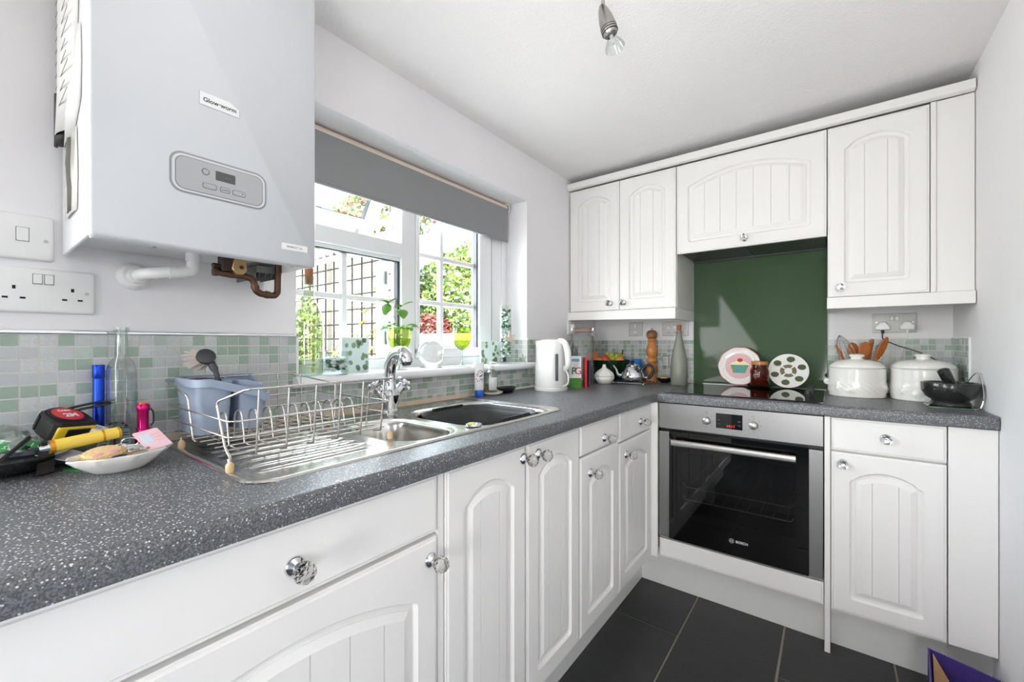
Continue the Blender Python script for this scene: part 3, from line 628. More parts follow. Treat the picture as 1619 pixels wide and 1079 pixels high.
# rims
wire('rim_wire', [[(.205, Y0 + .012, zb - .004), (.200, Y0 + .008, zb), (.190, Y0 + .003, zt - .034), (.186, Y0 + .002, zt - .027), (.180, Y0, zt - .023), (X0 + .006, Y0 - .004, zt - .001), (X0 + .001, Y0, zt), (X0, Y0 + .006, zt), (X0, Y1 - .075, zt), (X0 + .003, Y1 - .068, zt), (.17, Y1 - .004, zt - .024), (.178, Y1 - .002, zt - .030), (.185, Y1 - .008, zb)]], .0024)
wire('rim_wire', [[(.405, Y0 + .004, .918), (.392, Y0 + .008, .926), (.378, Y0 + .008, .934), (.374, Y0 + .006, .944), (.352, Y0 + .002, zt - .032), (.352, Y0 + .002, zt - .026), (.356, Y0 + .004, zt - .022), (X1 - .010, Y0 + .026, zt - .002), (X1 - .003, Y0 + .034, zt), (X1, Y0 + .044, zt), (X1, Y1 - .006, zt), (X1 - .003, Y1 + .001, zt), (X1 - .010, Y1 + .002, zt - .001), (.345, Y1 - .006, zt - .030), (.338, Y1 - .008, zt - .036), (.330, Y1 - .010, zb)]], .0024)
for z, i in ((zm2, .004), (zm1, .010)):
    wire('side_wire', [[(X0 + i, Y0, z), (X1 - i - .012, Y0 + .001, z), (X1 - i, Y0 + .014, z), (X1 - i, Y1 - .01, z), (X1 - i - .012, Y1, z), (X0 + i + .01, Y1, z), (X0 + i, Y1 - .01, z), (X0 + i, Y0, z)]], .0017)
for k in range(6):
    y = Y0 + .045 + k * .052; wire('upright_wire', [[(X1 - .001, y, zt), (X1 - .009, y, zm1), (X1 - .014, y, zb - .004), (X1 - .040, y, zb - .008)]], .0019)
for k in range(5):
    y = Y0 + .05 + k * .06; wire('upright_wire', [[(X0, y, zt), (X0 + .008, y, zb)]], .0019)
for k in range(9): wire('base_wire', [[(X0 + .012 + k * .040, Y0 + .01, zb), (X0 + .012 + k * .040, Y1 - .006, zb)]], .0016)
for k in range(11):
    y = Y0 + .038 + k * .0268
    hoop = [(.345, y, zb - .004), (.300, y, zb - .003)] + [(.290 - .020 + .020 * cos(a) , y, .972 + .016 * sin(a)) for a in [pi * i / 7 for i in range(8)]] + [(.248, y, zb), (X0 + .014, y, zb)]
    wire('plate_hoop', [hoop], .0018)
rust = m_('rust', (120, 70, 36), .9)
for (x, y, lx) in ((.405, Y0 + .002, 1), (X1 - .008, Y1 - .004, 1), (.14, Y0 + .004, -1), (.14, Y1 - .004, -1)):
    m = MB(); m.tube([(x, y, zb - .004), (x + .004, y, .918), (x + .004, y, .912)], .0023, 7); lg_ = m.build('leg_wire', 'wire', rk, True)
    m = MB(); m.tube([(x + .004, y, .9215), (x + .004, y, .917), (x + .004, y, .907), (x + .005, y, .9035)], [.003, .0065, .0065, .0045], 10); m.build('rubber_foot', m_('aged_rubber', (214, 184, 142), .5, sub=.1), lg_, True)
# ------------------------------------------------------------------ sink caddy with brush
ca = thing('sink_caddy', 'blue-grey plastic two-part sink caddy standing in the dish rack', 'sink caddy', (.115, -2.145, zb))
cp_ = m_('caddy_plastic', (150, 164, 184), .38)
def tub(name, cx, cy, hx, hy, h, taper, parent, dip=None):
    L_ = []
    for k, z in ((1 - taper, 0), (1 - taper * .5, h * .5), (1, h), (.93, h), (.93 * (1 - taper * .5), h * .5), (.93 * (1 - taper), .006)):
        lp = []
        for (x, y) in rrect(cx, cy, hx * k, hy * k, min(hx, hy) * .45, 4):
            zz = z
            if dip and z == h: zz = h - dip * sm(.25, .9, (y - cy) / hy)
            lp.append((x, y, zb + zz))
        L_.append(lp)
    m = MB(); m.loft(L_); return m.build(name, cp_, parent, True, smooth=32)
tub('tall_tub', .112, -2.179, .071, .035, .112, .14, ca); tub('dipped_tub', .108, -2.101, .068, .031, .112, .14, ca, .030)
# rim band sweeping over both tubs
rim = []; N = 48
for (x, y) in rrect(.110, -2.142, .078, .077, .030, 9):
    t = sm(-2.125, -2.078, y) * sm(.09, .12, x); rim.append((x, y, zb + .118 - .040 * t))
L_ = []
for dx, dz in ((1.0, 0), (1.0, -.018), (.93, -.018), (.93, 0)): L_.append([(.110 + (p[0] - .110) * dx, -2.142 + (p[1] + 2.142) * dx, p[2] + dz) for p in rim])
L_.append(L_[0]); m = MB(); m.loft(L_, False, False); m.build('rim_band', cp_, ca, True, smooth=35, bevel=.0015)
br = thing('dish_brush', 'dark grey dish brush with pale bristles leaning in the caddy', 'brush', (.112, -2.155, .95))
m = MB(); hd_ = Vector((.10, -2.172, 1.094)); ax = Vector((.75, -.05, .45)).normalized(); u = Vector((0, 1, 0)); u = (u - ax * u.dot(ax)).normalized(); w = ax.cross(u)
def ring(c, r, n=22, sy=1.0): return [c + (u * cos(2 * pi * j / n) + w * sin(2 * pi * j / n) * sy) * r for j in range(n)]
m.loft([ring(hd_ - ax * .006, .013), ring(hd_ - ax * .004, .0185), ring(hd_ + ax * .003, .0185), ring(hd_ + ax * .006, .014)]); m.build('brush_head', m_('brush_plastic', (62, 64, 67), .5), br, True)
m = MB(); m.tube(bez([hd_ - w * -.008 + Vector((0, .006, -.012)), Vector((.108, -2.156, 1.060)), Vector((.114, -2.152, 1.03)), Vector((.118, -2.150, .95))], 5), [.008] * 5 + [.0055] * 11, 10); m.build('handle', m_('brush_plastic', (1, 1, 1)), br, True)
m = MB()
for k in range(230):
    a = random.uniform(0, 2 * pi); r = .016 * sqrt(random.random()); p = hd_ - ax * .004 + (u * cos(a) + w * sin(a)) * r; q = p + (-ax * .030 + (u * cos(a) + w * sin(a)) * (.004 + .6 * r) + Vector((0, -.013, .010)))
    m.tube([p, q], [.0007, .0006], 3)
bs = m.build('bristles', m_('bristle', (196, 184, 176), .8), br, True); bs['kind'] = 'stuff'

# ------------------------------------------------------------------ boiler and wall plates
bo = thing('wall_boiler', 'white wall-hung gas boiler with grey control panel', 'boiler', (.145, -2.202, 1.29))
BX, B0, B1, BZ = .290, -2.384, -2.018, 1.294
m = MB(); m.box(.004, BX - .016, B0 + .002, B1 - .002, BZ + .028, 2.0); m.box(.004, BX - .016, B0, B0 + .006, BZ + .004, 2.0); m.box(.004, BX - .016, B1 - .006, B1, BZ + .004, 2.0); m.build('casing', 'boilerside', bo, True, bevel=.002)
m = MB(); L_ = []
for i, x in ((0, BX - .016), (0, BX - .005), (.004, BX)): L_.append([(x, a, b) for a, b in rrect((B0 + B1) / 2, (BZ + 2.0) / 2 + .0, (B1 - B0) / 2 - i, (2.0 - BZ) / 2 - i, .008, 4)])
m.loft(L_); m.build('front_cover', 'boiler', bo, True, smooth=50)
m = MB(); m.box(BX - .03, BX - .014, B0 + .004, B1 - .004, BZ + .001, BZ + .018); m.build('base_rail', 'boilerside', bo, True, bevel=.002)
for y in (-2.30, -2.06):
    m = MB(); m.cyl((BX - .022, y, BZ + .002), (BX - .022, y, BZ - .001), .004, n=10); m.build('rail_screw', 'nickel', bo, True)
def onf(name, mt, pts, d0, d1, par): m = MB(); m.loft([[(BX + d0, a, b) for a, b in pts], [(BX + d1, a, b) for a, b in pts]]); return m.build(name, mt, par, True, smooth=30)
sh = m_('boiler_recess', (150, 152, 155), .4)
cpn = onf('control_surround', sh, rrect(-2.2035, 1.4335, .0800, .0370, .020, 6), -.002, .0006, bo)
onf('control_bezel', m_('bezel', (214, 216, 218), .3), rrect(-2.2035, 1.4330, .0765, .0335, .017, 6), .0, .0025, bo)
onf('bezel_shadow', m_('boiler_dark', (96, 98, 100), .5), rrect(-2.2035, 1.4328, .0722, .0300, .014, 6), .002, .0027, bo)
cf = onf('control_face', m_('control_grey', (176, 178, 180), .4), rrect(-2.2035, 1.4328, .0712, .0290, .0135, 6), .002, .0031, bo)
onf('screen', m_('boiler_lcd', (84, 86, 88), .2), rrect(-2.1975, 1.4425, .0165, .0088, .001, 2), .003, .0034, cf)
onf('power_button_ring', m_('boiler_dark', (1, 1, 1)), rrect(-2.2300, 1.4440, .0062, .0062, .0061, 6), .003, .0034, cf); onf('power_button', m_('control_grey', (1, 1, 1)), rrect(-2.2300, 1.4440, .0046, .0046, .0045, 6), .003, .0040, cf)
for y, hx in ((-2.2235, .0115), (-2.1985, .0085), (-2.1745, .0115)):
    onf('button_rim', m_('boiler_dark', (1, 1, 1)), rrect(y, 1.4185, hx, .0052, .0035, 4), .003, .0034, cf); onf('button', m_('control_grey', (1, 1, 1)), rrect(y, 1.4185, hx - .001, .0042, .003, 4), .003, .0040, cf)
pd = m_('print_black', (30, 31, 34), .6)
text('button_print', 'mode', .0052, pd, cf, (BX + .0042, -2.1985, 1.4185), (0, 1, 0), (0, 0, 1), .0001); text('button_print', '-', .007, pd, cf, (BX + .0042, -2.229, 1.4185), (0, 1, 0), (0, 0, 1), .0001); text('button_print', '+', .007, pd, cf, (BX + .0042, -2.169, 1.4185), (0, 1, 0), (0, 0, 1), .0001)
text('screen_mark', '- -', .009, m_('lcd_mark', (120, 122, 124), .4), cf, (BX + .0036, -2.194, 1.4425), (0, 1, 0), (0, 0, 1), .0001)
bg = onf('name_badge', m_('badge_white', (236, 237, 238), .3), [(-2.2385, 1.5690), (-2.1735, 1.5690), (-2.1735, 1.5840), (-2.1790, 1.5865), (-2.1900, 1.5930), (-2.2385, 1.5930)], -.0005, .0014, bo)
onf('badge_outline', m_('badge_line', (176, 178, 180), .4), [(-2.2395, 1.5682), (-2.1725, 1.5682), (-2.1725, 1.5845), (-2.1785, 1.5873), (-2.1895, 1.5938), (-2.2395, 1.5938)], -.0005, .0007, bo)
text('badge_lettering', 'Glow\u00b7worm', .0112, pd, bg, (BX + .0016, -2.2060, 1.5792), (0, 1, 0), (0, 0, 1), .0001, bold=.0002)
el = onf('model_label', m_('label_white', (240, 240, 238), .4), rrect(-2.0655, 1.3325, .0275, .0068, .0008, 2), 0, .0005, bo)
text('label_lettering', 'ENERGY 12r', .0062, m_('print_mid', (90, 90, 92), .6), el, (BX + .0007, -2.0655, 1.3325), (0, 1, 0), (0, 0, 1), .0001)
# papers on the boiler's side
def sheet(name, label, mt, rows, text_col=None, cat='paper', group=None, lines=0):
    """rows of (x0,x1,z,bulge) down the side face y=B0"""
    m = MB(); n = 6; vs = []
    for (x0, x1, z, b) in rows:
        for k in range(n + 1): t = k / n; vs.append((x0 + (x1 - x0) * t, B0 - .0015 - b * sin(pi * min(1, t * .8 + .2)), z))
    m.add(vs, [(j * (n + 1) + i, j * (n + 1) + i + 1, (j + 1) * (n + 1) + i + 1, (j + 1) * (n + 1) + i) for j in range(len(rows) - 1) for i in range(n)])
    o = m.build(name, mt, smooth=60); s = o.modifiers.new('thickness', 'SOLIDIFY'); s.thickness = .0006
    if lines:
        m = MB()
        for k in range(lines):
            z = rows[0][2] - .02 - k * (rows[0][2] - rows[-1][2] - .04) / lines; x0 = rows[0][0] + .02; x1 = rows[0][1] - .02 - random.random() * .05
            m.box(x0, x1, B0 - .0126, B0 - .0122, z - .0009, z + .0009)
        m.build('printed_lines', m_('print_mid', (1, 1, 1)), o, smooth=0)
    return tag(o, label, cat, group)
sheet('paper_sheet', 'printed white sheet taped to the side of the boiler', 'paper', [(.02, .215, 1.93, .012), (.02, .205, 1.75, .012), (.018, .185, 1.60, .012), (.02, .10, 1.52, .013)], lines=16)
sheet('paper_sheet', 'curled white paper behind the printed sheet on the boiler', m_('paper2', (222, 222, 218), .8), [(.212, .225, 1.66, .002), (.195, .232, 1.60, .006), (.12, .225, 1.535, .010), (.06, .16, 1.495, .004)])
sheet('paper_note', 'dark photo strip stuck on the side of the boiler', m_('photo_dark', (60, 58, 56), .4, var=(60, .6)), [(.03, .062, 1.60, .0135), (.03, .064, 1.52, .0135), (.035, .05, 1.50, .0135)])
sheet('plastic_pocket', 'clear plastic pocket with a dark card on the lower boiler side', m_('pocket_plastic', (226, 226, 220), .15), [(.085, .185, 1.500, .002), (.07, .195, 1.42, .004), (.075, .19, 1.355, .003)])
sheet('card', 'dark torn card inside the plastic pocket on the boiler', m_('card_dark', (92, 88, 74), .5, var=(50, .5)), [(.125, .145, 1.492, .006), (.105, .150, 1.45, .007), (.118, .165, 1.40, .006), (.11, .16, 1.36, .005)])
# waste pipe
wp = thing('waste_pipe', 'white plastic condensate pipe under the boiler', 'pipe', (.06, -2.25, 1.28))
m = MB(); m.tube(bez([(.10, -2.196, 1.335), (.10, -2.196, 1.300), (.10, -2.200, 1.284), (.10, -2.215, 1.278)], 5) + [(.098, -2.245, 1.274)] + bez([(.090, -2.262, 1.271), (.078, -2.272, 1.270), (.05, -2.276, 1.270), (.0, -2.276, 1.270)], 4), .0118, 16); m.build('pipe', 'whitepl', wp, True)
for pa, r_ in (([(.10, -2.196, 1.33), (.10, -2.196, 1.304)], .0138), ([(.099, -2.228, 1.2765), (.099, -2.240, 1.2745)], .0135), ([(.044, -2.276, 1.27), (.02, -2.276, 1.27)], .0165)): m = MB(); m.tube(pa, r_, 16); m.build('pipe_socket', 'whitepl', wp, True)
m = MB(); m.tube([(.0, -2.276, 1.27), (.012, -2.276, 1.27), (.02, -2.276, 1.27)], [.030, .028, .022], 20); m.build('wall_collar', 'whitepl', wp, True)
gp = thing('gas_pipe', 'brown copper gas pipe with brass valve under the boiler', 'pipe', (.11, -2.09, 1.25))
m = MB(); m.tube([(.13, -2.165, 1.284), (.13, -2.135, 1.281)] + bez([(.13, -2.108, 1.281), (.13, -2.090, 1.276), (.13, -2.083, 1.262), (.13, -2.080, 1.250), (.13, -2.070, 1.243)], 5) + [(.13, -2.046, 1.241)] + bez([(.13, -2.038, 1.242), (.13, -2.032, 1.250), (.13, -2.031, 1.265)], 4) + [(.13, -2.030, 1.318)], .0078, 12); m.build('pipe', 'copper', gp, True)
m = MB(); m.tube([(.13, -2.168, 1.284), (.13, -2.160, 1.284)], .010, 12); m.tube([(.13, -2.060, 1.2425), (.13, -2.052, 1.2415)], .0092, 12); m.tube([(.13, -2.083, 1.262), (.13, -2.0815, 1.254)], .0092, 12); m.build('pipe_joint', 'copper', gp, True)
m = MB(); m.box(.115, .145, -2.155, -2.128, 1.286, 1.322); m.tube([(.13, -2.170, 1.297), (.13, -2.150, 1.297)], .006, 10); m.build('valve_body', m_('valve_dark', (70, 60, 52), .5, .6), gp, True, bevel=.003)
m = MB(); m.prism([(-2.133, 1.315), (-2.137, 1.292), (-2.128, 1.281), (-2.113, 1.281), (-2.106, 1.292), (-2.109, 1.315)], .125, .150, 'yz'); m.build('brass_valve', 'brass', gp, True, bevel=.002)
m = MB(); m.tube([(.1495, -2.1185, 1.297), (.152, -2.1185, 1.297)], .0045, 10); m.build('valve_hole', 'copper', gp, True)
m = MB(); m.box(.004, .12, -2.075, -2.025, 1.296, 1.312); [m.box(.02, .12, -2.07 + k * .014, -2.0685 + k * .014, 1.285, 1.30) for k in range(4)]; m.box(.004, .115, -2.077, -2.075, 1.28, 1.31); tag(m.build('bracket_tray', m_('bracket_grey', (120, 120, 118), .5, .4)), 'ribbed grey metal bracket under the right end of the boiler', 'bracket')
m = MB(); m.box(.0, .02, -2.018, -1.998, 1.262, 1.345); tag(m.build('pipe_boxing', 'whitepl', bevel=.002), 'small white boxing on the wall below the boiler', 'boxing')
# sockets and switches
def plate(name, label, axis, c, w, h, cat, th=.008):
    t = thing(name, label, cat, c); m = MB(); L_ = []
    for i, d in ((0, 0), (0, th * .6), (.002, th * .9), (.005, th)):
        q = rrect(0, 0, w / 2 - i, h / 2 - i, .006, 4); L_.append([(d, a, b) if axis == 'x' else (a, -d, b) for a, b in q])
    m.loft(L_); m.build('face_plate', 'whitepl' if axis == 'x' else m_('socket_grey', (212, 211, 208), .35), t, smooth=50); return t, th
def pl_box(t, name, axis, a0, a1, b0, b1, d0, d1, mt, bevel=0):
    m = MB(); m.box(*((d0, d1, a0, a1) if axis == 'x' else (a0, a1, -d1, -d0)), b0, b1); return m.build(name, mt, t, bevel=bevel, smooth=30)
def rocker(t, axis, a, b, hw=.0062, hh=.0095, d=.008):
    o = pl_box(t, 'rocker_gap', axis, a - hw - .0008, a + hw + .0008, b - hh - .0008, b + hh + .0008, d - .001, d + .0003, m_('gap_grey', (84, 84, 84), .6)); pl_box(t, 'rocker', axis, a - hw, a + hw, b - hh, b + hh, d - .001, d + .0028, 'whitepl', .001)
def pins(t, axis, a, d=.008):
    for (x, z, hx, hz) in ((a, .004, .0022, .0034), (a - .0108, -.0155, .0036, .0018), (a + .0108, -.0155, .0036, .0018)): pl_box(t, 'pin_slot', axis, x - hx, x + hx, z - hz, z + hz, d - .001, d + .0002, 'rubber')
def screw(t, axis, a, b, d=.008):
    m = MB(); p = lambda q: (q, a, b) if axis == 'x' else (a, -q, b); m.tube([p(d - .001), p(d + .0008)], [.0034, .0030], 12); m.build('screw', 'nickel', t)
t, _ = plate('wall_switch', 'white boiler isolator switch plate above the double socket', 'x', (0, -2.4685, 1.326), .146, .086, 'switch'); rocker(t, 'x', .0325, .004, .0076, .0125); screw(t, 'x', .0623, -.0045)
t, _ = plate('double_socket', 'white double wall socket with two rockers beneath the boiler switch', 'x', (0, -2.4105, 1.2255), .146, .086, 'socket')
for a in (-.0065, .0085): rocker(t, 'x', a, .022, .0058, .0092)
pins(t, 'x', -.036); pins(t, 'x', .040); screw(t, 'x', .0605, -.001)
t, _ = plate('fused_switch', 'white square fused switch under the left wall cabinet', 'y', (.272, 0, 1.210), .088, .086, 'switch'); rocker(t, 'y', .0, .018, .008, .014); rocker(t, 'y', .0, -.020, .014, .008); screw(t, 'y', -.030, 0); screw(t, 'y', .030, 0)
t, _ = plate('cooker_switch', 'white twin switch plate beside the green splashback', 'y', (.507, 0, 1.209), .147, .087, 'switch'); rocker(t, 'y', -.036, .004, .0095, .010); rocker(t, 'y', .0, .006, .0095, .010); screw(t, 'y', -.062, .0); screw(t, 'y', .058, .0)
for a in (-.036, 0): pl_box(t, 'print_mark', 'y', a - .008, a + .008, -.024, -.021, .0075, .0083, gry)
t, _ = plate('double_socket', 'grey-white double socket with two plugs under the right wall cabinet', 'y', (1.4475, 0, 1.2135), .147, .087, 'socket'); rocker(t, 'y', -.0085, .020, .006, .009); rocker(t, 'y', .0085, .020, .006, .009); screw(t, 'y', .060, .004); screw(t, 'y', -.060, .004)
t, _ = plate('wall_socket', 'white wall socket behind the glass jar in the corner', 'x', (0, -.325, 1.215), .086, .086, 'socket')
m = MB(); m.box(.006, .032, -.345, -.305, 1.185, 1.235); tag(m.build('plug', 'whitepl', bevel=.006), 'white kettle plug in the corner socket behind the jar', 'plug')
def plug(x, label, cable_m):
    t = thing('plug', label, 'plug', (x, -.0085, 1.200)); m = MB()
    pts = [(-.025, -.018), (.025, -.018), (.026, -.002), (.010, .0205), (-.010, .0205), (-.026, -.002)]
    L_ = [[(a * k, -d, b * k) for a, b in pts] for k, d in ((1, 0), (1, .016), (.9, .022))]; m.loft(L_); m.build('plug_body', 'whitepl', t, bevel=.004, seg=3)
    m = MB(); m.tube([(0, -.012, -.017), (0, -.012, -.033)], [.0065, .0045], 10); m.build('cable_grip', cable_m, t); return t
plug(1.4079, 'white plug with black flex in the right double socket', 'black'); plug(1.4885, 'white plug with white flex in the right double socket', 'whitepl')
m = MB(); m.tube(bez([(1.4079, -.021, 1.168), (1.4065, -.022, 1.158), (1.4120, -.03, 1.140), (1.4558, -.05, 1.113), (1.5345, -.05, 1.0786), (1.60, -.055, 1.02), (1.60, -.06, CZ + .004)], 6), .0022, 7); tag(m.build('power_cable', 'black'), 'black flex running from the left plug behind the canisters', 'cable')
m = MB(); m.tube(bez([(1.4885, -.021, 1.168), (1.487, -.022, 1.150), (1.478, -.020, 1.12), (1.46, -.02, 1.03), (1.45, -.02, CZ + .003)], 6), .0016, 6); tag(m.build('power_cable', 'whitepl'), 'thin white flex hanging from the right plug', 'cable')
# ------------------------------------------------------------------ clutter on the left worktop
def rot_part(o, loc=None, rot=None):
    if loc is not None: o.location = loc
    if rot is not None: o.rotation_euler = rot
    return o
# black marbled tray
M['marble'] = mat('black_marbled_glaze', (26, 27, 28), .15, var=(34, 1.6), coat=.4)
t = thing('shallow_dish', 'shallow black marbled dish piled with oddments', 'dish', (.078, -2.462, CZ))
m = MB(); m.lathe([(.045, 0), (.055, .003), (.085, .016), (.098, .028), (.099, .030), (.096, .030), (.082, .019), (.05, .007), (0, .006)], n=36, sx=1.0, sy=.86); m.build('dish_body', 'marble', t)
# tape measure on top of the pile
t = thing('tape_measure', 'black and yellow tape measure with a red round label', 'tape measure', (.075, -2.390, .972)); t.rotation_euler = (radians(26), radians(6), radians(118))
m = MB(); L_ = []
def tape_outline(k): return [(x * k, y * k) for x, y in [(.034 * cos(a), .034 * sin(a)) for a in [pi * i / 12 for i in range(13)]] + [(-.034, -.026), (-.028, -.034), (.028, -.034), (.034, -.026)]]
for k, z in ((.9, -.019), (1, -.015), (1, .015), (.9, .019)): L_.append([(a, b, z) for a, b in tape_outline(k)])
m.loft(L_); m.build('case', 'rubber', t, smooth=30)
m = MB(); m.box(-.030, .030, -.0355, -.026, -.014, .014); yb = m.build('yellow_front', m_('tape_yellow', (240, 204, 40), .35), t, bevel=.003)
m = MB(); m.box(-.016, .022, -.0365, -.030, -.009, .009); m.build('mouth', 'black', yb, bevel=.002)
for k in range(9):
    a = radians(20 + k * 17.5); m = MB(); m.box(.0325, .0362, -.0026, .0026, -.013, .013); o = m.build('grip_rib', 'rubber', t, smooth=0); o.rotation_euler = (0, 0, a)
m = MB(); m.lathe([(.0275, 0), (.0275, .0012), (.0235, .0016), (.0230, .0008), (0, .0008)], (0, .002, .0188), 28); m.build('label_rim', 'black', t)
m = MB(); m.lathe([(.0225, 0), (.0225, .0006), (0, .0007)], (0, .002, .0205), 28); rl = m.build('red_label', m_('label_red', (214, 52, 48), .35), t)
wht = m_('print_white', (244, 244, 242), .5)
text('label_print', '2M', .017, wht, t, (.002, -.004, .0216), (1, 0, 0), (0, 1, 0), .0001, world=False, bold=.0006); text('label_print', 'CASH', .0075, wht, t, (0, .0135, .0216), (1, 0, 0), (0, 1, 0), .0001, world=False, bold=.0003)
# blister pack with green card
t = thing('blister_pack', 'clear blister pack with a green and grey printed card', 'packaging', (.112, -2.415, .935)); t.rotation_euler = (radians(14), radians(26), radians(80))
m = MB(); m.prism([(-.045, -.012), (-.038, -.030), (.060, -.026), (.066, .0), (.060, .018), (-.035, .030), (-.046, .012)], -.0008, .0008, 'xy'); cdp = m.build('printed_card', m_('card_grey', (196, 200, 202), .4), t)
m = MB(); m.prism([(-.036, -.024), (.004, -.024), (.014, .020), (-.030, .022)], .001, .0014, 'xy'); m.build('green_print', m_('print_green', (70, 168, 92), .45), cdp)
for k in range(4): m = MB(); m.box(-.020 + k * .008, -.0185 + k * .008, -.018, .012 - k * .003, .0014, .0017); m.build('print_line', wht, cdp, smooth=0)
for sx in (-.028, -.016): m = MB(); m.prism([(sx, -.02), (sx + .007, -.02), (sx + .010, -.004), (sx + .003, -.004)], .0014, .0018, 'xy'); m.build('print_block', pd, cdp, smooth=0)
m = MB(); m.lathe([(.030, .0), (.030, .006), (.022, .018), (.0, .022)], (-.050, .004, 0), 20, sx=.9, sy=1.0, cap0=False); m.build('clear_bubble', 'tglass', t)
t = thing('gift_card', 'small green and white printed card at the left edge', 'card', (.055, -2.452, .935)); t.rotation_euler = (radians(28), radians(12), radians(60))
m = MB(); m.box(-.03, .03, -.019, .019, -.0006, .0006); o = m.build('card', 'whitepl', t); m = MB(); m.box(-.026, .026, -.012, .016, .0006, .0009); m.build('green_panel', m_('print_green', (1, 1, 1)), o); text('card_print', 'st 5', .016, wht, t, (0, .002, .0011), (1, 0, 0), (0, 1, 0), .0001, world=False)
# dark case + stylus in the tray
t = tag(MB().lathe([(.0, 0), (.026, .002), (.030, .008), (.026, .014), (0, .016)], (.118, -2.440, .9265), 24, sx=.75, sy=1.1).build('spectacle_case', m_('case_navy', (36, 42, 54), .35)), 'rounded dark navy case lying in the black dish', 'case')
t = thing('folding_ruler', 'narrow black strip leaning out of the black dish', 'strip', (.16, -2.46, .93))
m = MB(); m.tube([(.20, -2.484, .926), (.125, -2.435, .962)], .0032, 8); m.build('shaft', 'black', t, True); m = MB(); m.tube([(.198, -2.482, .9285), (.150, -2.4505, .951)], .0016, 6); m.build('steel_edge', 'steel', t, True)
t = tag(MB().add([(.172, -2.430, .902), (.160, -2.409, .902), (.128, -2.405, .946), (.136, -2.424, .948), (.1735, -2.431, .9045), (.1615, -2.410, .9045), (.1295, -2.406, .9485), (.1375, -2.425, .9505)], [(3, 2, 1, 0), (4, 5, 6, 7), (0, 1, 5, 4), (1, 2, 6, 5), (2, 3, 7, 6), (3, 0, 4, 7)]).build('black_strap', 'black', smooth=0), 'flat black strap hanging over the rim of the black dish', 'strap')
# yellow pouch
t = thing('yellow_tube', 'yellow leather-look tube with gold bands resting on the pile', 'tube', (.17, -2.372, .955)); a = Vector((.178, -2.4165, .9495)); b = Vector((.165, -2.327, .958)); d = (b - a).normalized()
ym = m_('yellow_leather', (240, 208, 78), .45, bump=(500, .3, .0008)); gm = m_('gold_band', (214, 150, 40), .3, .6)
m = MB(); m.tube([a, b], .0105, 18); m.build('tube_body', ym, t, True)
for q in (.0, .066, .0875): m = MB(); m.tube([a + d * (q - .0005), a + d * (q + (.006 if q == 0 else .0025))], .0111, 18); m.build('gold_band', gm, t, True)
m = MB(); m.tube([a - d * .012, a - d * .004, a], [.004, .007, .008], 10); m.build('end_clip', 'chrome', t, True); m = MB(); m.tube([a - d * .006 + Vector((0, 0, .004)), a - d * .006 + Vector((.004, 0, .012))], .004, 8); m.build('clip_button', 'black', t, True)
# grey detector tool, white gadget, cable
t = thing('angle_gauge', 'grey slotted plastic gauge propped behind the yellow tube', 'gauge', (.075, -2.318, .938)); t.rotation_euler = (radians(38), 0, radians(78))
gg = m_('gauge_grey', (104, 118, 120), .45)
out = [(-.024, -.036), (.024, -.036), (.026, -.028), (.021, .020), (.010, .034), (-.010, .034), (-.021, .020), (-.026, -.028)]
m = MB(); m.prism(out, -.006, .006, 'xy'); gb = m.build('gauge_body', gg, t, bevel=.002)
m = MB(); m.prism([(-.008, -.034), (.008, -.034), (.006, .014), (-.006, .014)], .006, .0066, 'xy'); m.build('centre_plate', m_('gauge_dark', (70, 74, 78), .5, var=(80, .4)), gb); m = MB(); m.prism([(-.0018, -.03), (.0018, -.03), (.0018, .014), (-.0018, .014)], .0066, .0072, 'xy'); m.build('centre_slot', 'rubber', gb)
for s in (-1, 1):
    for z in (-.028, -.020, -.008, -.001, .012): m = MB(); m.box(min(s * .011, s * .020), max(s * .011, s * .020), z, z + .0022, .0055, .0064); m.build('slot', 'rubber', gb, smooth=0)
for k in range(5):
    a = radians(20 + k * 35); m = MB(); m.lathe([(.0034, 0), (0, .0005)], (.0165 * cos(a), .013 + .0165 * sin(a), .0062), 10, sx=.8); m.build('round_hole', 'rubber', gb)
m = MB(); m.lathe([(.009, 0), (0, .0006)], (0, .013, .0064), 18, sy=.6); m.build('centre_hole', 'rubber', gb)
t = thing('white_gadget', 'small white plastic gadget with black slots behind the tape measure', 'gadget', (.078, -2.357, .958)); t.rotation_euler = (radians(6), radians(24), radians(66))
m = MB(); m.prism(rrect(0, 0, .026, .016, .005, 4), -.007, .007, 'xy'); gb = m.build('gadget_body', 'whitepl', t, bevel=.002)
for y in (-.004, .004): m = MB(); m.box(-.012, .018, y - .0008, y + .0008, .0065, .0073); m.build('slot', 'rubber', gb, smooth=0)
m = MB(); m.tube(bez([(.060, -2.405, .990), (.055, -2.385, .997), (.05, -2.36, 1.002), (.046, -2.338, 1.005), (.046, -2.325, 1.004), (.046, -2.322, 1.001), (.047, -2.335, .9985), (.05, -2.36, .995), (.05, -2.38, .99)], 5), .0026, 7); tag(m.build('charger_lead', 'black'), 'looped black charger lead behind the tape measure', 'lead')
m = MB(); m.box(.02, .09, -2.42, -2.31, CZ + .0, CZ + .03); tag(m.build('flat_box', m_('box_grey', (70, 72, 76), .6), bevel=.003), 'low dark grey box under the heap of tools', 'box')
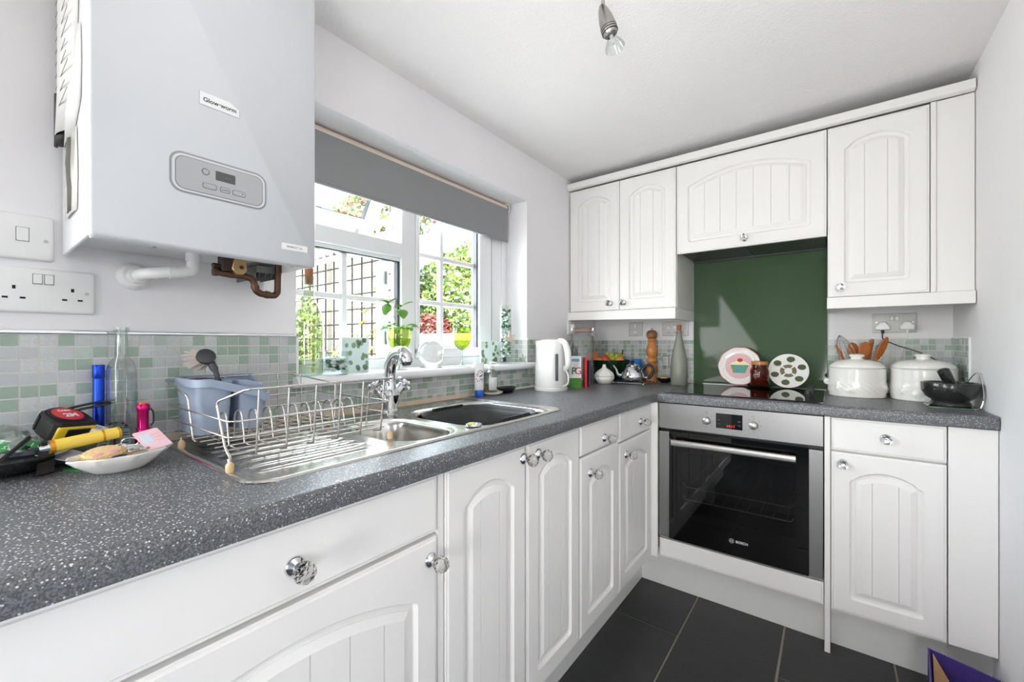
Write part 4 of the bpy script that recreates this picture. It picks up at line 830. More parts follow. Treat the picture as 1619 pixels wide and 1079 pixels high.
# blue torch, clear bottle, pink torch
t = thing('blue_torch', 'slim metallic blue torch standing against the tiles', 'torch', (.030, -2.336, CZ)); bm_ = m_('blue_metal', (28, 70, 190), .22, .75)
m = MB(); m.lathe([(.0085, 0), (.0092, .003), (.0092, .150), (.0088, .152)], n=20); m.build('barrel', bm_, t); m = MB(); m.lathe([(.0088, .152), (.0098, .154), (.0098, .178), (.009, .180), (0, .180)], n=20); m.build('head', bm_, t)
t = thing('clear_bottle', 'tall empty square-shouldered clear glass bottle by the tiles', 'bottle', (.046, -2.304, CZ)); L_ = []
for h, r, z in ((.0165, .006, 0), (.0195, .007, .004), (.0195, .007, .168), (.017, .010, .184), (.0105, .0100, .196), (.0098, .0097, .235), (.0098, .0097, .246), (.0122, .0121, .249), (.0122, .0121, .257), (.0085, .0084, .257), (.0085, .0084, .20)): L_.append([(a, b, z) for a, b in rrect(0, 0, h, h, r, 5)])
m = MB(); m.loft(L_, True, False); o = m.build('bottle_glass', 'tglass', t, smooth=50); t.rotation_euler = (0, 0, radians(20))
t = thing('pink_torch', 'small metallic pink torch with an orange button', 'torch', (.082, -2.277, CZ)); pk = m_('pink_metal', (206, 22, 110), .25, .7)
m = MB(); m.lathe([(.012, 0), (.0125, .004), (.0125, .030), (.011, .036), (.0115, .040), (.0095, .046), (.0095, .082), (.011, .085), (.0115, .094), (.0085, .098), (0, .098)], n=22); m.build('barrel', pk, t)
for z in (.034, .040, .046): m = MB(); m.lathe([(.0115, z), (.012, z + .001), (.0115, z + .002)], n=22); m.build('ring', pk, t)
m = MB(); m.lathe([(.007, .0975), (.0065, .101), (0, .1015)], n=16); m.build('button', m_('button_orange', (232, 110, 40), .5), t)
m = MB(); m.tube(bez([(.008, .010, .088), (.010, .014, .080), (.008, .015, .060), (.007, .011, .052)], 4), .0018, 6); m.build('clip', 'black', t)
# white oval dish with keys
t = thing('oval_dish', 'white shell-edged oval dish holding keys at the worktop front', 'dish', (.215, -2.332, CZ)); L_ = []
def ov_(k, z, wob=0):
    l = []
    for j in range(48):
        a = 2 * pi * j / 48; rr = 1 + wob * .05 * cos(9 * a); px, py = .052 * cos(a), .066 * sin(a) * (1 + .12 * abs(sin(a)) ** 6); l.append((px * k * rr, py * k * rr, z))
    return l
m = MB(); m.loft([ov_(.5, 0), ov_(.56, .003), ov_(.85, .018), ov_(1, .030, 1), ov_(.985, .032, 1), ov_(.82, .020), ov_(.5, .007)]); dish = m.build('dish_body', 'cream', t, smooth=60); t.rotation_euler = (0, 0, radians(14))
t = thing('crochet_coaster', 'cream crocheted purse with a pink patch in the oval dish', 'purse', (.214, -2.357, CZ + .026)); t.rotation_euler = (radians(6), radians(14), radians(10))
m = MB(); m.lathe([(.0, .0), (.020, .001), (.025, .006), (.021, .012), (.0, .014)], n=26, sx=.9, sy=1.15); cb = m.build('crochet_body', m_('crochet', (226, 196, 140), .9, bump=(420, .9, .003), var=(300, .25)), t)
for k in range(22):
    a = 2 * pi * k / 22; m = MB(); m.tube([(.0225 * cos(a) * .9, .0225 * sin(a) * 1.15, .008), (.0265 * cos(a + .1) * .9, .0265 * sin(a + .1) * 1.15, .007), (.0225 * cos(a + .28) * .9, .0225 * sin(a + .28) * 1.15, .008)], .0013, 5); m.build('stitch_loop', m_('crochet', (1, 1, 1)), cb)
for y in (-.009, .010): m = MB(); m.ball((.012, y, .011), .0075, 12, 7, (.55, 1.25, .45)); m.build('pink_patch', m_('patch_pink', (230, 150, 180), .7), cb)
def key(loc, rz, label, mt):
    t = thing('key', label, 'key', loc); t.rotation_euler = (radians(12), radians(-8), rz)
    m = MB(); m.prism([(.009 * cos(a), .009 * sin(a)) for a in [2 * pi * i / 16 for i in range(16)]], -.001, .001, 'xy'); m.build('bow', mt, t)
    m = MB(); m.prism([(.008, -.0028), (.032, -.0028), (.034, 0), (.032, .0028), (.008, .0028)], -.0009, .0009, 'xy'); [m.box(.016 + k * .005, .018 + k * .005, .002, .0048, -.0009, .0009) for k in range(3)]; m.build('blade', mt, t)
key((.215, -2.325, CZ + .030), radians(40), 'silver door key lying in the middle of the oval dish', 'chrome'); key((.225, -2.310, CZ + .031), radians(-35), 'silver key nearest the pink card in the oval dish', 'steel'); key((.235, -2.330, CZ + .029), radians(100), 'brass key beside the crocheted purse in the oval dish', 'brass')
for c, r, lab in (((.195, -2.318, CZ + .042), .011, 'large steel split ring standing up in the oval dish'), ((.20, -2.331, CZ + .036), .008, 'small steel split ring among the keys')):
    m = MB(); m.tube([(c[0] + r * cos(a) * .5, c[1] + r * cos(a), c[2] + r * sin(a) * .7) for a in [2 * pi * i / 24 for i in range(24)]], .0009, 6, True); tag(m.build('key_ring', 'chrome'), lab, 'key ring')
m = MB(); m.ball((.212, -2.338, CZ + .034), .004, 10, 7, (1, 2.2, .6)); tag(m.build('key_fob', m_('fob_green', (120, 200, 60), .4)), 'little lime green key fob in the oval dish', 'key fob')
m = MB(); m.ball((.238, -2.338, CZ + .026), .007, 10, 7, (1, 2.0, .6)); tag(m.build('key_fob', m_('fob_navy', (34, 34, 60), .4)), 'dark navy key fob in the oval dish', 'key fob')
t = thing('pink_card', 'pale pink printed card leaning on the oval dish rim', 'card', (.205, -2.288, CZ + .044)); t.rotation_euler = (radians(8), radians(30), radians(18))
m = MB(); m.prism(rrect(0, 0, .027, .020, .003, 3), -.0005, .0005, 'xy'); o = m.build('card', m_('card_pink', (246, 206, 216), .4), t); m = MB(); m.box(-.018, .010, -.015, .0, .0005, .0008); m.build('pale_panel', m_('card_blue', (214, 228, 236), .4), o)
for k in range(3): m = MB(); m.box(-.012 + k * .009, -.0105 + k * .009, .004, .016, .0005, .0008); m.build('print_line', m_('card_print', (240, 190, 170), .5), o, smooth=0)
m = MB(); m.prism([(.13, -2.395), (.165, -2.378), (.185, -2.372), (.17, -2.385), (.15, -2.398)], CZ, CZ + .0012, 'xy'); tag(m.build('paper_scrap', m_('scrap_green', (40, 150, 60), .4)), 'green paper scrap sticking out under the oval dish', 'paper')

# ------------------------------------------------------------------ window sill
SZ = 1.027
t = thing('corked_bottle', 'tall clear corked bottle with a greenish pattern at the left sill end', 'bottle', (-.030, -1.872, SZ))
m = MB(); m.lathe([(.0, .006), (.036, 0), (.0395, .004), (.040, .155), (.038, .178), (.028, .205), (.0165, .228), (.0145, .245), (.0145, .285), (.0165, .288), (.0165, .298), (.0125, .299)], n=30, cap0=False, cap1=False); m.build('bottle_glass', 'bglass', t)
m = MB(); m.lathe([(.0105, .275), (.012, .300), (.0125, .322), (0, .322)], n=16); m.build('cork', 'cork', t)
pale = m_('fairy_wire', (196, 186, 150), .5)
m = MB(); p = []
for k in range(60): a = k * .75; r = .026 + .006 * sin(k * 1.7); p.append((r * cos(a), r * sin(a), .012 + k * .0027))
m.tube(bez(p, 2), .0007, 4); m.build('wire_string', pale, t)
for k in range(16):
    m = MB(); a = k * 2.1; m.ball((.024 * cos(a), .024 * sin(a), .02 + k * .0095), .0055, 8, 5, (1, 1, 1.5)); m.build('green_drop', m_('drop_green', (206, 214, 90), .3, var=(90, .4)), t)
GP = m_('pebble_green', (22, 92, 36), .12, coat=.6); CP_ = m_('pebble_clear', (232, 236, 234), .08, var=(120, .35), coat=.6)
def pebbles(t, hx, hy, z0, z1, n, r, green=.4, round_=False):
    for k in range(n):
        if round_: a = random.uniform(0, 2 * pi); q = sqrt(random.uniform(.3, 1)); x, y = hx * q * cos(a), hy * q * sin(a)
        else:
            x, y = random.uniform(-hx, hx), random.uniform(-hy, hy)
            if random.random() < .75:
                if random.random() < .5: x = hx * random.choice((-1, 1))
                else: y = hy * random.choice((-1, 1))
        m = MB(); s = r * random.uniform(.7, 1.15); m.ball((x, y, random.uniform(z0, z1)), s, 8, 5, (1, 1.1, .7)); m.build('pebble', GP if random.random() < green else CP_, t)
t = thing('glass_cube_vase', 'square glass candle holder of green and clear pebbles on the sill', 'vase', (.0, -1.803, SZ)); t.rotation_euler = (0, 0, radians(-34))
m = MB(); m.loft([[(a, b, z) for a, b in rrect(0, 0, h, h, .003, 3)] for h, z in ((.033, 0), (.034, .002), (.034, .072), (.0315, .072), (.0315, .008))]); m.build('glass_box', 'vglass', t)
pebbles(t, .0235, .0235, .014, .052, 110, .0070, .32)
def leaf_panel(label, c, w, h, rz, seed):
    R = random.Random(seed); t = thing('leaf_glass_panel', label, 'glass panel', c, rz)
    M.setdefault('frost', mat('frosted_pale_glass', (222, 238, 234), .25)); m = MB(); m.box(-.005, .005, -w / 2, w / 2, 0, h); pn = m.build('panel', 'frost', t, bevel=.001)
    lf = m_('printed_leaf', (138, 164, 134), .5, var=(60, .35))
    for k in range(21):
        y = R.uniform(-w / 2 + .008, w / 2 - .008); z = R.uniform(.008, h - .006); a = R.uniform(-.8, .8); r = R.uniform(.006, .0082)
        if abs(y) < w * .18 and z < h * .75: y += w * .25
        m = MB(); m.prism([(y + r * (cos(q) * cos(a) - 1.25 * sin(q) * sin(a)), z + r * (cos(q) * sin(a) + 1.25 * sin(q) * cos(a))) for q in [2 * pi * i / 12 for i in range(12)] if -w / 2 + .001 < y + r * (cos(q) * cos(a) - 1.25 * sin(q) * sin(a)) < w / 2 - .001 and z + r * (cos(q) * sin(a) + 1.25 * sin(q) * cos(a)) < h - .001], .005, .0053, 'yz'); m.build('printed_leaf', lf, pn, smooth=0)
leaf_panel('pale glass panel with eucalyptus leaf print beside the cube vase', (-.058, -1.700, SZ), .098, .116, radians(-2), 3)
leaf_panel('smaller leaf-print glass panel behind the soap at the sill end', (-.058, -1.000, SZ), .105, .106, radians(-14), 9)
def wine(name, label, c, h, r, fill):
    t = thing(name, label, 'wine glass', c)
    m = MB(); m.lathe([(.0, .0), (.031, .0), (.033, .0015), (.012, .006), (.0045, .014), (.004, h * .38), (.006, h * .44)], n=28, cap1=False); m.build('stem', 'tglass', t)
    pr = [(.005, .43), (r * .42, .465), (r * .72, .54), (r * .92, .64), (r, .75), (r * .99, .87), (r * .92, 1.0)]
    m = MB(); m.lathe([(a_, b_ * h) for a_, b_ in pr], n=30, cap0=True, cap1=False); m.build('bowl', 'gglass', t)
    def rad(q):
        for (r0, z0), (r1, z1) in zip(pr, pr[1:]):
            if z0 <= q <= z1: return r0 + (r1 - r0) * (q - z0) / (z1 - z0)
        return pr[-1][0]
    zq = [.44 + (fill - .44) * i / 6 for i in range(7)]
    m = MB(); m.lathe([(rad(q) * .95, q * h) for q in zq] + [(0, fill * h + .0002)], n=26); m.build('water', thin_glass('green_water', (224, 233, 168), .05, edge=.2), t); return t
t = wine('wine_glass', 'green wine glass holding leafy mint cuttings behind the tap', (-.032, -1.540, SZ), .154, .0440, .74)
def leaf(m, p, d, L, w, droop=.2):
    d = Vector(d).normalized(); s = d.cross(Vector((0, 0, 1))); s = s.normalized() if s.length > .01 else Vector((0, 1, 0)); up = s.cross(d)
    rows = []
    for i in range(7):
        t_ = i / 6; ww = w * sin(pi * min(1, t_ * .92 + .05)) ** .8; c = Vector(p) + d * L * t_ - Vector((0, 0, 1)) * droop * L * t_ * t_
        rows.append([c - s * ww + up * ww * .25, c, c + s * ww + up * ww * .25])
    m.loft(rows, False, False, closed=False)
def stem_leaf(par, pts, leaves):
    m = MB(); m.tube(bez(pts, 5), .0013, 6); m.build('plant_stem', m_('stem_green', (150, 176, 96), .5), par)
    for p, d, L, w in leaves:
        m = MB(); leaf(m, p, d, L, w); o = m.build('leaf', 'leaf', par, smooth=60); s = o.modifiers.new('th', 'SOLIDIFY'); s.thickness = .0005
cut = thing('mint_cuttings', 'leafy green plant cuttings standing in the green wine glass', 'plant', (-.032, -1.540, SZ + .08)); cut.scale = (1.2, 1.2, 1.15)
stem_leaf(cut, [(.0, .005, 0), (0, -.006, .06), (0, -.024, .11), (.004, -.042, .138)], [((.003, -.040, .136), (.1, -.9, .35), .042, .014), ((.003, -.042, .138), (.3, .5, .5), .036, .013), ((.002, -.028, .116), (.3, -.9, -.15), .040, .012), ((.004, -.042, .136), (.5, -.6, -.7), .042, .015), ((.003, -.030, .120), (.4, .8, .5), .038, .013)])
stem_leaf(cut, [(.0, -.004, 0), (0, .004, .06), (.002, .004, .105), (.004, .004, .135)], [((.004, .004, .132), (.3, .75, .5), .046, .016), ((.004, .004, .122), (.6, -.3, -.4), .044, .017), ((.004, .004, .13), (.2, -.9, .25), .032, .012)])
for k in range(11):
    a = k * .62; m = MB(); leaf(m, (.022 * cos(a), .022 * sin(a), .060 + .006 * (k % 3)), (cos(a), sin(a), .30), .042, .016, .45); o = m.build('leaf', 'leaf', cut, smooth=60); s = o.modifiers.new('th', 'SOLIDIFY'); s.thickness = .0005
for k in range(5): m = MB(); leaf(m, (.006 * cos(k), .006 * sin(k), .0 + .01 * k), (cos(k * 2), sin(k * 2), .1), .022, .009, .2); m.build('leaf', 'leaf', cut, smooth=60)
wine('wine_glass', 'green wine glass half full of water at the right of the sphere', (.0, -1.245, SZ), .160, .0385, .68)
t = thing('glass_sphere', 'solid clear glass ball on a low glass base', 'glass ball', (-.048, -1.372, SZ))
m = MB(); m.ball((0, 0, .057), .053, 48, 24); m.build('sphere', 'glass', t, smooth=80); m = MB(); m.lathe([(.042, 0), (.044, .003), (.026, .007), (.022, .008), (.018, .0055), (0, .005)], n=30); m.build('base', 'tglass', t)
t = thing('tall_glass_vase', 'tall square glass vase filled with green and clear pebbles', 'vase', (.0, -.950, SZ)); t.rotation_euler = (0, 0, radians(38))
m = MB(); m.loft([[(a, b, z) for a, b in rrect(0, 0, .0265, .0265, .003, 3)] for z in (0, .275)] + [[(a, b, z) for a, b in rrect(0, 0, .024, .024, .003, 3)] for z in (.275, .022)]); m.build('glass_box', 'vglass', t)
pebbles(t, .018, .018, .032, .255, 150, .0082, .42)
def bird(label, c, sc, mt, rz=0):
    t = thing('bird_ornament', label, 'ornament', c, rz); b = [(-.034, .004), (-.026, .014), (-.016, .012), (-.008, .006), (-.002, .034), (.006, .030), (.010, .010), (.026, .016), (.040, .018), (.026, .004), (.022, -.008), (.036, -.020), (.030, -.024), (.012, -.012), (-.006, -.014), (-.020, -.006)]
    m = MB(); m.prism([(a * sc, q * sc) for a, q in b], -.002, .002, 'yz'); m.build('bird_body', mt, t, bevel=.0012); m = MB(); m.tube([(0, 0, .030 * sc), (-.002, .004 * sc, .06 * sc)], .0004, 4); m.build('thread', 'whitepl', t)
bird('cream ceramic dove hanging on the tall pebble vase', (.032, -.962, 1.146), 1.1, m_('dove_cream', (226, 212, 196), .5))
bird('clear glass bird ornament perched on the sill edge near the kettle', (.043, -.872, 1.045), .85, 'tglass')
# ------------------------------------------------------------------ soap group by the sink
t = thing('hand_cream_tube', 'white hand cream tube with navy flowers and blue cap', 'tube', (.052, -1.196, CZ)); t.rotation_euler = (0, 0, radians(-38))
m = MB(); m.loft([[(.017 * k * cos(a), .019 * w * sin(a), z) for a in [2 * pi * i / 20 for i in range(20)]] for k, w, z in ((.85, .95, .028), (.95, 1.0, .032), (.75, 1.02, .09), (.12, 1.06, .137), (.10, 1.06, .142))]); tb = m.build('tube_body', 'whitepl', t)
m = MB(); m.lathe([(.0165, 0), (.0178, .002), (.0178, .026), (.016, .029), (0, .029)], n=24); m.build('cap', m_('cap_blue', (32, 92, 200), .35), t)
fl_ = m_('flower_navy', (60, 66, 120), .5); fp = m_('flower_pink', (214, 160, 170), .5); R = random.Random(4)
for k in range(26):
    y, z = R.uniform(-.013, .013), R.uniform(.062, .115); x = ((.0161 - (z - .032) / .058 * .0034) if z < .09 else (.0127 - (z - .09) / .047 * .0107)) * sqrt(1 - (y / .0196) ** 2) + .0004; a = R.uniform(0, 3); m = MB(); m.prism([(y + .0042 * cos(a) * cos(q) - .0013 * sin(a) * sin(q), z + .0042 * sin(a) * cos(q) + .0013 * cos(a) * sin(q)) for q in [2 * pi * i / 8 for i in range(8)]], x - .004, x + .0004, 'yz'); m.build('printed_petal', fl_ if k % 4 else fp, tb, smooth=0)
t = thing('pump_bottle', 'clear pump bottle of hand soap with white pump', 'soap bottle', (.052, -1.118, CZ + .012))
m = MB(); m.lathe([(.026, 0), (.0285, .004), (.0285, .078), (.026, .088), (.012, .098), (.011, .104)], n=28, cap1=False); m.build('bottle_glass', 'tglass', t); m = MB(); m.lathe([(.0255, .002), (.0275, .005), (.0275, .034), (0, .0342)], n=26); m.build('soap', thin_glass('soap_liquid', (236, 226, 190), .05, edge=.2), t)
m = MB(); m.lathe([(.012, .100), (.013, .101), (.013, .114), (.0045, .115), (.0045, .124), (.010, .125), (.0105, .130), (0, .131)], n=20); m.tube([(0, 0, .128), (.012, .014, .127), (.016, .019, .123)], .004, 8); m.build('pump', 'whitepl', t); m = MB(); m.tube([(0, 0, .1), (0, .004, .01)], .002, 6); m.build('dip_tube', 'whitepl', t)
m = MB(); m.loft([[(.0288 * cos(a), .0288 * sin(a), z) for a in [radians(-70 + k * 12) for k in range(8)]] for z in (.012, .066)], False, False, closed=False); lb = m.build('label', m_('label_clear', (232, 234, 232), .5), t); s = lb.modifiers.new('th', 'SOLIDIFY'); s.thickness = .0004
for k in range(6): m = MB(); m.box(.0285, .0293, -.014, .001 + (k % 3) * .003, .030 + k * .005, .0308 + k * .005); m.build('print_line', gry, t, smooth=0)
for k in range(5): m = MB(); m.box(.0272, .0294, .002 + k * .0014, .0028 + k * .0014, .016, .024); m.build('barcode_bar', pd, t, smooth=0)
def oval_dish(name, label, c, hx, hy, h, mt): m = MB(); m.lathe([(.55, 0), (.7, .1 * h), (1, h * .8), (1, h), (.93, h), (.68, h * .35), (0, h * .3)], c, 32, hx, hy); return tag(m.build(name, mt, smooth=50), label, 'soap dish')
oval_dish('soap_dish', 'cream soap dish under the pump bottle', (.058, -1.112, CZ), .038, .052, .014, 'cream'); oval_dish('soap_dish', 'black oval soap dish beside the pump bottle', (.055, -1.012, CZ), .036, .050, .026, m_('dish_black', (26, 26, 27), .25))
# ------------------------------------------------------------------ kettle corner
t = thing('electric_kettle', 'white plastic jug kettle on its base', 'kettle', (.158, -.80, CZ)); L_ = []
def ko(hx, hy, z, ox=0): return [(ox + a, b, z) for a, b in rrect(0, 0, hx, hy, min(hx, hy) * .8, 6)]
m = MB(); m.loft([ko(.072, .068, .0), ko(.074, .070, .004), ko(.074, .070, .016), ko(.071, .067, .018)]); m.build('power_base', 'whitepl', t, smooth=50)
m = MB(); m.loft([ko(.069, .066, .019), ko(.071, .068, .024), ko(.070, .066, .10), ko(.068, .062, .19), ko(.068, .060, .222, -.004)] + [[(a, b, z + .010 * max(0, -a / .07)) for a, b, z in ko(.066, .058, .228, -.006)]]); m.build('kettle_body', 'whitepl', t, smooth=50)
m = MB(); m.loft([ko(.060, .052, .226, -.004), ko(.058, .050, .236, -.002), ko(.030, .030, .243, .004)]); m.build('lid', 'whitepl', t, smooth=50)
m = MB(); m.loft([[(-.060, -.018, .205), (-.060, .018, .205), (-.066, .016, .236), (-.066, -.016, .236)], [(-.080, -.012, .218), (-.080, .012, .218), (-.082, .010, .236), (-.082, -.010, .236)]]); m.build('spout', 'whitepl', t, bevel=.003)
hp = bez([(.052, -.01, .236), (.080, -.012, .228), (.098, -.014, .190), (.103, -.015, .140), (.097, -.014, .115), (.080, -.012, .108)], 6); m = MB(); m.tube(hp, [.012 + .003 * sin(pi * i / (len(hp) - 1)) for i in range(len(hp))], 12); m.build('handle', 'whitepl', t)
hp = bez([(.078, -.012, .100), (.096, -.014, .090), (.104, -.015, .060), (.098, -.014, .036), (.072, -.012, .022)], 6); m = MB(); m.tube(hp, .0045, 10); m.build('handle_loop', 'whitepl', t)
m = MB(); m.box(.058, .068, -.058, -.044, .050, .175); m.build('water_gauge', m_('gauge_window', (86, 88, 92), .2), t, bevel=.003)
m = MB(); m.tube(bez([(.033, -.335, 1.195), (.036, -.36, 1.16), (.040, -.42, 1.08), (.040, -.50, 1.0), (.045, -.60, .93), (.07, -.70, CZ + .005), (.09, -.75, CZ + .005)], 6), .0035, 8); tag(m.build('kettle_cable', 'whitepl'), 'white kettle flex running down behind the tea box', 'cable')
t = thing('tea_box', 'white and green tea box lettered PG behind the kettle', 'tea box', (.188, -.622, CZ), radians(34))
m = MB(); m.box(-.030, .030, -.035, .035, 0, .152); bx_ = m.build('carton', 'whitepl', t); m = MB(); m.box(-.0302, .0302, -.0352, .0352, .0, .05); m.build('green_print', m_('tea_green', (72, 140, 44), .5, var=(110, .5)), bx_); m = MB(); m.box(-.031, .031, -.036, .036, .152, .158); m.build('lid', 'whitepl', t)
text('box_lettering', 'P', .050, m_('tea_dkgreen', (30, 96, 50), .5), t, (-.007, -.0362, .084), (1, 0, 0), (0, 0, 1), .0003, world=False); text('box_lettering', 'G', .050, m_('tea_red', (196, 36, 40), .5), t, (.0145, -.0362, .084), (1, 0, 0), (0, 0, 1), .0003, world=False)
m = MB(); m.box(-.024, .02, -.0358, -.035, .132, .146); m.build('blue_print', m_('tea_blue', (120, 160, 190), .5), bx_)
m = MB(); m.box(-.0, .012, -.04, .04, 0, .152); o = tag(m.build('red_box', m_('box_red', (206, 26, 32), .4), bevel=.001), 'narrow red box beside the tea box', 'box'); o.location = (.219, -.582, CZ); o.rotation_euler = (0, 0, radians(34))
m = MB(); m.box(-.0, .010, -.03, .03, 0, .135); o = tag(m.build('navy_box', m_('box_navy', (24, 34, 66), .5), bevel=.001), 'narrow navy box behind the red box', 'box'); o.location = (.222, -.545, CZ); o.rotation_euler = (0, 0, radians(34))
t = thing('clip_jar', 'tall clear glass clip-top storage jar in the corner', 'jar', (.125, -.42, CZ)); t.rotation_euler = (0, 0, radians(34)); L_ = []
for h, r, z in ((.054, .012, 0), (.057, .014, .004), (.057, .014, .262), (.052, .045, .276), (.048, .047, .284), (.049, .048, .292)): L_.append([(a, b, z) for a, b in rrect(0, 0, h, h, r, 5)])
m = MB(); m.loft(L_, True, False); m.build('jar_glass', 'tglass', t, smooth=50); m = MB(); m.lathe([(.050, .292), (.052, .295), (.050, .298)], n=30); m.build('rubber_seal', m_('seal_orange', (216, 140, 116), .6), t); m = MB(); m.lathe([(.050, .298), (.052, .303), (.048, .309), (0, .311)], n=30); m.build('lid', 'tglass', t)
m = MB(); m.tube([(.051 * cos(a), .051 * sin(a), .286) for a in [2 * pi * i / 30 for i in range(30)]], .0014, 6, True); m.tube([(.052, 0, .286), (.060, 0, .305), (.052, 0, .312)], .0016, 6); m.tube([(.052, .006, .300), (.064, .004, .292), (.082, .0, .262)], .0022, 6); m.tube([(-.052, 0, .286), (-.060, 0, .300), (-.052, 0, .308)], .0018, 6); m.build('wire_clip', 'chrome', t)
t = thing('fruit_bowl', 'dark green glass bowl full of fruit in the corner', 'bowl', (.165, -.165, CZ))
m = MB(); m.lathe([(.070, 0), (.078, .004), (.106, .060), (.126, .122), (.128, .126), (.122, .125), (.100, .060), (.072, .010), (0, .008)], n=40); m.build('bowl_body', m_('green_glass_dark', (14, 46, 22), .06, coat=.8), t)
def fruit(name, label, c, r, mt, sc=(1, 1, .95), cat='fruit', group=None):
    t = thing(name, label, cat, c, group=group); m = MB(); m.ball((0, 0, 0), r, 18, 12, sc); m.build('flesh', mt, t, smooth=80)
    if name in ('apple', 'orange', 'peach'): m = MB(); m.tube([(0, 0, r * .85), (.002, .001, r * 1.12)], .0014, 5); m.build('stalk', m_('stalk', (80, 60, 36), .8), t)
BZ_ = CZ + .118
fruit('orange', 'large orange-red fruit seen through the glass jar', (.098, -.235, BZ_ + .020), .038, m_('peach_skin', (216, 112, 66), .5, var=(18, .25))); fruit('apple', 'red and yellow apple in front of the grapes', (.168, -.215, BZ_ + .006), .033, m_('apple_skin', (206, 82, 46), .3, var=(22, .6))); fruit('orange', 'small yellow-orange fruit beside the jar edge', (.140, -.250, BZ_ - .002), .026, m_('yellow_skin', (226, 168, 60), .45)); fruit('orange', 'orange at the right end of the fruit bowl', (.243, -.190, BZ_ + .003), .030, m_('orange_skin', (234, 150, 46), .5, bump=(160, .2, .001)))
gr = thing('grape_bunch', 'bunch of green grapes on top of the fruit bowl', 'grapes', (.205, -.20, BZ_)); R = random.Random(5)
for k in range(20): m = MB(); m.ball((-.03 + .07 * R.random(), R.uniform(-.022, .02), .010 + .024 * R.random() + (k % 5) * .004), .0125, 12, 8, (1, 1, 1.1)); m.build('grape', m_('grape_skin', (168, 180, 72), .3, sub=.1), gr, smooth=80)
ba = thing('banana_stalk', 'dark banana tip sticking up from the fruit bowl', 'banana', (.228, -.150, BZ_)); m = MB(); m.tube(bez([(-.03, .01, 0), (0, .005, .02), (.018, 0, .042)], 5), [.014] * 5 + [.011] * 5 + [.006], 10); m.build('banana_body', m_('banana', (196, 178, 62), .5), ba); m = MB(); m.tube([(.018, 0, .040), (.021, 0, .060), (.021, 0, .068)], [.006, .004, .005], 8); m.build('stalk_tip', m_('stalk', (1, 1, 1)), ba)
t = thing('garlic_keeper', 'white ribbed ceramic garlic pot with lid', 'pot', (.222, -.345, CZ)); rib = lambda a, z: 1 + .075 * abs(cos(6 * a)) ** .6 * (1 if z > .002 else 0)
m = MB(); m.lathe([(.030, 0), (.036, .002), (.050, .024), (.052, .037), (.050, .040), (0, .040)], n=72, mod=rib); m.build('pot', 'cream', t, smooth=60); m = MB(); m.lathe([(.050, .042), (.0515, .044), (.044, .062), (.026, .078), (.013, .086), (.009, .096), (.0085, .104), (.004, .107), (0, .107)], n=72, mod=rib); m.build('lid', 'cream', t, smooth=60)
t = thing('wire_trivet', 'square white and chrome wire trivet under the teapot', 'trivet', (.352, -.262, CZ)); 
for k in range(13): m = MB(); x = -.09 + k * .015; m.tube([(x, -.075, .012), (x, .075, .012)], .0022, 6); m.build('bar', 'wire', t)
for y in (-.07, 0, .07): m = MB(); m.tube([(-.095, y, .009), (.095, y, .009)], .0025, 6); m.build('cross_bar', 'chrome', t)
for x in (-.085, .085):
    for y in (-.07, .07): m = MB(); m.ball((x, y, .005), .005, 10, 7); m.build('ball_foot', 'chrome', t)
t = thing('teapot', 'small polished steel teapot with black handle and knob', 'teapot', (.348, -.252, CZ + .0145))
m = MB(); m.lathe([(.044, 0), (.060, .006), (.064, .022), (.060, .044), (.046, .066), (.036, .078), (.034, .082), (.033, .083)], n=36); m.build('pot_body', 'chrome', t, smooth=60); m = MB(); m.lathe([(.036, .083), (.036, .086), (.026, .092), (.006, .096), (0, .096)], n=30); m.build('lid', 'chrome', t); m = MB(); m.lathe([(.005, .095), (.0075, .100), (.010, .110), (.008, .113), (0, .114)], n=16); m.build('lid_knob', 'black', t)
sp_ = bez([(-.052, -.010, .026), (-.078, -.016, .034), (-.088, -.018, .060), (-.104, -.022, .084)], 5); m = MB(); m.tube(sp_, [.013 - .0085 * i / (len(sp_) - 1) for i in range(len(sp_))], 12); m.build('spout', 'chrome', t)
hp = bez([(.050, .010, .060), (.070, .013, .084), (.094, .018, .088), (.106, .020, .066), (.098, .018, .034), (.082, .015, .020)], 6); m = MB(); m.tube(hp, [.007] + [.0085] * (len(hp) - 2) + [.007], 10); m.build('handle', 'black', t); m = MB(); m.tube([(.045, .008, .055), (.055, .011, .064)], .006, 10); m.tube([(.055, .010, .022), (.085, .0155, .021)], .005, 10); m.build('handle_ferrule', 'chrome', t)
m = MB(); m.lathe([(.028, 0), (.030, .003), (.030, .128), (.028, .130), (.026, .130), (.026, .01), (0, .008)], (.312, -.095, CZ), 26); tag(m.build('blue_mug', m_('mug_blue', (34, 120, 206), .3)), 'bright blue tub behind the teapot', 'tub')
t = thing('pepper_mill', 'tall turned wooden pepper mill with darker domed top', 'pepper mill', (.405, -.105, CZ))
m = MB(); m.lathe([(.031, 0), (.032, .004), (.030, .036), (.023, .046), (.022, .050), (.029, .060), (.031, .078), (.026, .098), (.019, .108), (.022, .113), (.031, .120), (.032, .127), (.029, .136), (.019, .142), (.020, .147), (.029, .158), (.033, .176), (.029, .196), (.021, .218), (.018, .234), (.024, .239), (.024, .246), (.017, .252)], n=30); m.build('mill_body', 'wood', t, smooth=60); m = MB(); m.lathe([(.021, .252), (.028, .258), (.031, .272), (.029, .286), (.020, .296), (.006, .300), (0, .300)], n=28); m.build('mill_head', m_('mill_head_wood', (150, 106, 68), .35, var=(30, .2)), t, smooth=60); m = MB(); m.ball((0, 0, .307), .006, 12, 8); m.lathe([(.004, .298), (.004, .303)], n=10); m.build('top_nut', 'chrome', t)
